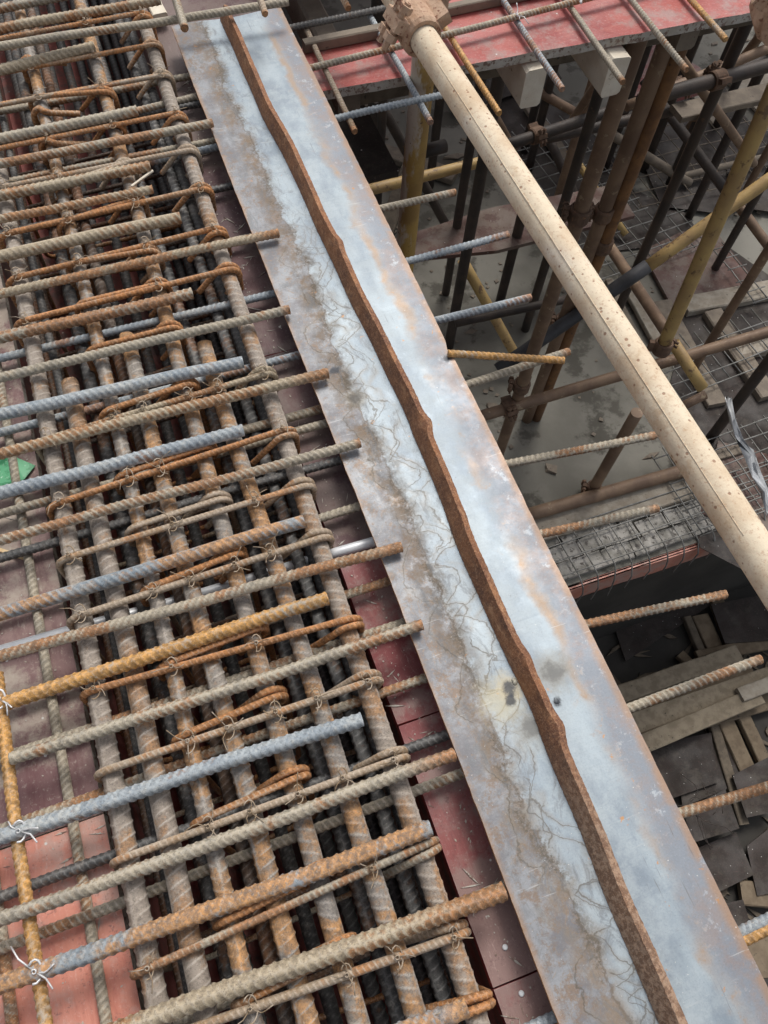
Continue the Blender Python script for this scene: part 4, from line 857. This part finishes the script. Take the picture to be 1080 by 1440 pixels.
# wire meshes lying on the floor
def wire_mesh(c0, c1, nu, nv, z, label, rot=0.0, r=.003, mat='wiremesh', sp=None, droop=0):
    p0, p1 = at(*c0, z), at(*c1, z); x0, x1 = sorted((p0[0], p1[0])); y0, y1 = sorted((p0[1], p1[1])); parts = []; xm, ym = (x0+x1)/2, (y0+y1)/2; c, s = math.cos(rot), math.sin(rot)
    R2 = lambda x, y, zz: (xm+(x-xm)*c-(y-ym)*s, ym+(x-xm)*s+(y-ym)*c, zz)
    sp = sp or .055; nu = int((x1-x0)/sp); nv = int((y1-y0)/sp)
    for i in range(nu+1):
        x = x0+i*sp+RNG.normal(0, .003); v, f, _ = sweep([R2(x, y0, z), R2(x+RNG.normal(0, .01), ym, z+RNG.normal(0, .006)), R2(x, y1+RNG.uniform(0, .04), z)], r, .3, 5); parts.append((v, f))
    for i in range(nv+1):
        y = y0+i*sp+RNG.normal(0, .003); v, f, _ = sweep([R2(x0-RNG.uniform(0, .04), y, z+.006), R2(xm, y+RNG.normal(0, .01), z+.006), R2(x1, y, z+.006)], r, .3, 5); parts.append((v, f))
    V, Fc = merge(parts); o = mesh_obj('wire_mesh', V, Fc, M[mat], None, True, origin=(xm, ym, z)); tag(o, label, 'wire mesh', 'wire meshes on the floor below'); return o
wire_mesh((690, 190), (905, 300), 0, 0, ZF+.07, 'wire mesh below the left pale joist', sp=.085, rot=.1, r=.0035)
wire_mesh((800, 400), (960, 290), 0, 0, ZF+.06, 'wire mesh beside the maroon board behind the cream rail', sp=.085, rot=.1, r=.0035)
wire_mesh((1000, 345), (1085, 420), 0, 0, ZF+.075, 'wire mesh at the right edge below the yellow brace', sp=.08, rot=.05, r=.0035)
wire_mesh((930, 560), (1085, 440), 0, 0, ZF+.07, 'wire mesh between the stub tube and the right edge', sp=.075, rot=.08, r=.0035)
wire_mesh((985, 750), (1085, 590), 0, 0, ZF+.065, 'large wire mesh at the right edge below the short brown stick', sp=.07, rot=.05, r=.0035)
# thin sheets added on the floor, dark colour stands in for shaded voids
for k, (pts, lab) in enumerate([([(684, 120), (700, 235), (770, 290), (905, 335), (910, 300), (860, 215), (760, 110)], 'added dark sheet for the void under the mesh below the left joist'),
             ([(800, 360), (930, 345), (985, 330), (965, 300), (900, 270), (800, 310)], 'added dark sheet for the void under the mesh behind the cream rail'),
             ([(930, 590), (985, 770), (1100, 830), (1100, 400), (1000, 330), (960, 400), (960, 470)], 'added dark sheet for the void under the meshes at the right edge')]):
    poly_sheet(pts, ZF+.008+.004*k, .004, 'plydark', lab, group='dark sheets added on the floor below')
for k, (pts, lab) in enumerate([([(900, 150), (1010, 110), (1060, 180), (1010, 300), (930, 290), (905, 230)], 'dark sheet added to darken the floor in the upper right among the thin posts'), ([(1015, 190), (1100, 170), (1100, 300), (1030, 290)], 'dark sheet added to darken the floor at the right edge among the posts'),
             ([(620, 90), (760, 60), (790, 110), (640, 160)], 'dark sheet added to darken the floor far under the deck behind the cream rail')]):
    poly_sheet(pts, ZF+.026+.008*k, .005, 'plydark', lab, group='dark sheets added on the floor below')  # dark sheets added to make the floor under the deck darker
wire_mesh((900, 290), (1060, 150), 0, 0, ZF+.06, 'faint wire mesh among the thin posts in the upper right', sp=.11, rot=.02, r=.003, mat='timberm')
# bricks / blocks of the ledge with mesh hanging over it
ORD = ['first','second','third','fourth','fifth','sixth','seventh','eighth','ninth','tenth','eleventh','twelfth','thirteenth','fourteenth','last']
for row in range(3):
    for col in range(15):
        x = 1.10+col*.145+(.07 if row % 2 else 0)+RNG.normal(0, .006); y = .925+row*.078
        o = slab('ledge_block', x, x+.141, y, y+.0745, ZF+.001, ZF+.024+RNG.uniform(-.004, .004), M['mortar'], n=2, jag=.004, rot=RNG.normal(0, .03)); tag(o, 'grey block in the '+['front','middle','back'][row]+' row of the mesh ledge, '+ORD[col]+' from the left', 'block', 'mortar covered blocks along the floor edge')
parts = []
for i in range(26):
    x = 1.12+i*.085+RNG.normal(0, .008); v, f, _ = sweep([(x, 1.16, ZF+.04), (x+.004, 1.0, ZF+.052), (x+.01, .90, ZF+.05), (x+.012+RNG.normal(0, .01), .855, ZF-.02), (x+.015, .85, ZF-.08-RNG.uniform(0, .1))], .0036, .04, 5); parts.append((v, f))
for y in (.93, 1.0, 1.07, 1.14):
    v, f, _ = sweep([(1.05, y, ZF+.056), (2.2, y+.01, ZF+.05), (3.3, y, ZF+.056)], .0036, .2, 5); parts.append((v, f))
V, Fc = merge(parts); o = mesh_obj('wire_mesh', V, Fc, M['wiremesh'], None, True); tag(o, 'wire mesh drooping over the concrete ledge right of the plate', 'wire mesh', 'wire meshes on the floor below')

# deep pit: planks and plywood offcuts
ZP = -3.6
for a, b, w_, m, lab, dz in [((868, 978), (1038, 918), .10, 'timberp', 'uppermost pale plank of the stack in the pit', .14), ((868, 1002), (1060, 950), .12, 'timberq', 'second plank of the stack in the pit with a dirty face', .10),
                       ((880, 1022), (1085, 952), .12, 'timberp', 'third plank of the stack in the pit running off the right edge', .13), ((890, 1052), (1068, 978), .10, 'timberp', 'lowest pale plank of the stack in the pit', .15),
                       ((1040, 978), (1100, 955), .08, 'timber', 'short fresh plank end at the right edge of the stack', .17), ((905, 1030), (1100, 975), .14, 'timberq', 'broad brown plank under the stack in the pit', .06), ((980, 925), (1100, 900), .08, 'timberq', 'plank behind the stack close to the right edge', .08)]:
    o = beam('plank', at(*a, ZP+dz), at(*b, ZP+dz), w_, .035, m); tag(o, lab, 'plank', 'planks in the deep pit')
for a, b, w_, m, lab in [((1006, 842), (1030, 908), .09, 'timberq', 'brown plank upright in the picture below the orange bar tip'), ((983, 866), (1012, 930), .11, 'timberq', 'wider brown plank left of the upright looking one'), ((965, 868), (990, 928), .05, 'timberd', 'narrow dark batten left of the wider brown plank'),
                         ((1012, 1000), (1062, 1110), .10, 'timberq', 'long dark plank descending from the stack, left one'), ((1036, 990), (1078, 1080), .08, 'timberq', 'long dark plank descending from the stack, right one'), ((1000, 1010), (1045, 1160), .06, 'timberd', 'narrow dark plank parallel to the two long ones'),
                         ((1040, 1255), (1100, 1262), .12, 'timberq', 'short plank near the lower right edge'), ((1020, 1345), (1110, 1335), .17, 'timberq', 'brown board end at the lowest right beside the plate'), ((955, 920), (975, 940), .06, 'timberq', 'small wood chip board above the stack')]:
    z = ZP+.05 if b[1] < 1330 else -2.4
    o = beam('plank', at(*a, z), at(*b, z), w_, .04, m, roll=.1); tag(o, lab, 'plank', 'planks in the deep pit')
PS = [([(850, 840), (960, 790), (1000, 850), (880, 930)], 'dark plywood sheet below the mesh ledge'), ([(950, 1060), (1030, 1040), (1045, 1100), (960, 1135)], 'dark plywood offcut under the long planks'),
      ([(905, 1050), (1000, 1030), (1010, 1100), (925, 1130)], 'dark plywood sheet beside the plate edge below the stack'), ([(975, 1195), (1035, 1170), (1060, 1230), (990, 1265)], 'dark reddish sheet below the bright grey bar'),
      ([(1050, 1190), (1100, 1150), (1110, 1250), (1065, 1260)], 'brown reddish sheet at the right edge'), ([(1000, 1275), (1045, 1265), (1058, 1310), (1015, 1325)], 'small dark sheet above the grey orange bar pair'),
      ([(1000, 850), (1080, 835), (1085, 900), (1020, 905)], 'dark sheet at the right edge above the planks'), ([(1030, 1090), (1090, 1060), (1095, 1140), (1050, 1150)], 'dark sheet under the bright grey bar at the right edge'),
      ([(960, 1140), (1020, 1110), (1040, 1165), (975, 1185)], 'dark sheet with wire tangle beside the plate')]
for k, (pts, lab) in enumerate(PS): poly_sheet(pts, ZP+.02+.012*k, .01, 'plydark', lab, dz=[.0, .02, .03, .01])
# wire tangle and litter
parts = []
c0 = at(990, 1140, ZP+.2)
for i in range(9):
    a = RNG.uniform(0, 6.28); p = c0+np.array([RNG.normal(0, .05), RNG.normal(0, .04), RNG.uniform(-.02, .05)]); pts = [p]
    for k in range(4): a += RNG.normal(0, .8); pts.append(pts[-1]+np.array([math.cos(a), math.sin(a), RNG.normal(0, .15)])*.05)
    v, f, _ = sweep(pts, .0022, .03, 4); parts.append((v, f))
V, Fc = merge(parts); o = mesh_obj('wire_tangle', V, Fc, M['poled'], None, True); tag(o, 'small tangle of wire in the pit under the bright grey bar', 'wire tangle')
# torn plastic film at the right edge
c = at(1040, 615, ZF+.5); V = []; n = 14
pa = [at(px, py, -1.75-.03*i) for i, (px, py) in enumerate([(1022, 560), (1030, 590), (1040, 618), (1055, 640), (1062, 668), (1075, 690), (1088, 720)])]
for i, p in enumerate(pa):
    w_ = .008+.016*(i > 2)*math.sin(i*1.3)**2+.006*i/6
    for j in range(6): V.append(p+np.array([w_*(j/5-.5)*2, .012*math.sin(j*2.2+i), .018*math.sin(j*2.9+i*1.7)]))
Fc = [[i*6+j, i*6+j+1, (i+1)*6+j+1, (i+1)*6+j] for i in range(6) for j in range(5)]
o = mesh_obj('plastic_film', V, Fc, M['plastic'], None, True); sm = o.modifiers.new('thickness', 'SOLIDIFY'); sm.thickness = .001; tag(o, 'torn strip of pale plastic film hanging by the right edge', 'plastic film')
# sawdust, chips and cement crumbs on the near plywood
parts = []
for i in range(900):
    if i % 3: x, y = RNG.uniform(-.62, -.225), RNG.uniform(-.15, 1.2)
    else: x, y = RNG.uniform(.142, .182), RNG.uniform(-.2, 1.5)
    s = RNG.uniform(.0006, .0018); th = RNG.uniform(0, 6.28); el = RNG.uniform(.6, 1.6) if i % 5 else RNG.uniform(4, 9)
    V = [(x+s*math.cos(th+k*1.57)*(el if k % 2 else .7), y+s*math.sin(th+k*1.57)*(el if k % 2 else .7), -.05+z) for z in (.0002, s*.8) for k in range(4)]
    parts.append((np.array(V), [[0, 1, 5, 4], [1, 2, 6, 5], [2, 3, 7, 6], [3, 0, 4, 7], [4, 5, 6, 7]]))
V, Fc = merge(parts); o = mesh_obj('debris', V, Fc, M['edge']); tag(o, 'sawdust and cement crumbs on the plywood around the rebar cage', 'debris', kind='stuff')
# litter on the concrete floor: one scatter of crumbs
parts = []
for i in range(420):
    big_ = RNG.random() < .12; x = RNG.uniform(.8, 4.5); y = RNG.uniform(1.2, 4.2); s = RNG.uniform(.006, .016)*(1.8 if big_ else 1); th = RNG.uniform(0, 6.28)
    V = [(x+s*math.cos(th+k*1.57)*RNG.uniform(.6, 1.3)*(3 if k % 2 and big_ else 1), y+s*math.sin(th+k*1.57)*RNG.uniform(.6, 1.3), ZF+z) for z in (.0005, s*.5) for k in range(4)]
    parts.append((np.array(V), [[0, 1, 5, 4], [1, 2, 6, 5], [2, 3, 7, 6], [3, 0, 4, 7], [4, 5, 6, 7]]))
V, Fc = merge(parts); o = mesh_obj('debris', V, Fc, M['timberm']); tag(o, 'small crumbs of mortar and wood chips strewn on the floor below', 'debris', kind='stuff')
parts = []
for i in range(500):
    x = RNG.uniform(.9, 4.2); y = RNG.uniform(-1.6, .85); s = RNG.uniform(.01, .03); th = RNG.uniform(0, 6.28); el = RNG.uniform(1, 5)
    V = [(x+s*math.cos(th+k*1.57)*(el if k % 2 else .5), y+s*math.sin(th+k*1.57)*(el if k % 2 else .5), ZP+z+.001) for z in (.0005, s*.5) for k in range(4)]
    parts.append((np.array(V), [[0, 1, 5, 4], [1, 2, 6, 5], [2, 3, 7, 6], [3, 0, 4, 7], [4, 5, 6, 7]]))
V, Fc = merge(parts); o = mesh_obj('debris', V, Fc, M['timberd']); tag(o, 'wood chips and splinters strewn over the dark pit floor', 'debris', kind='stuff')
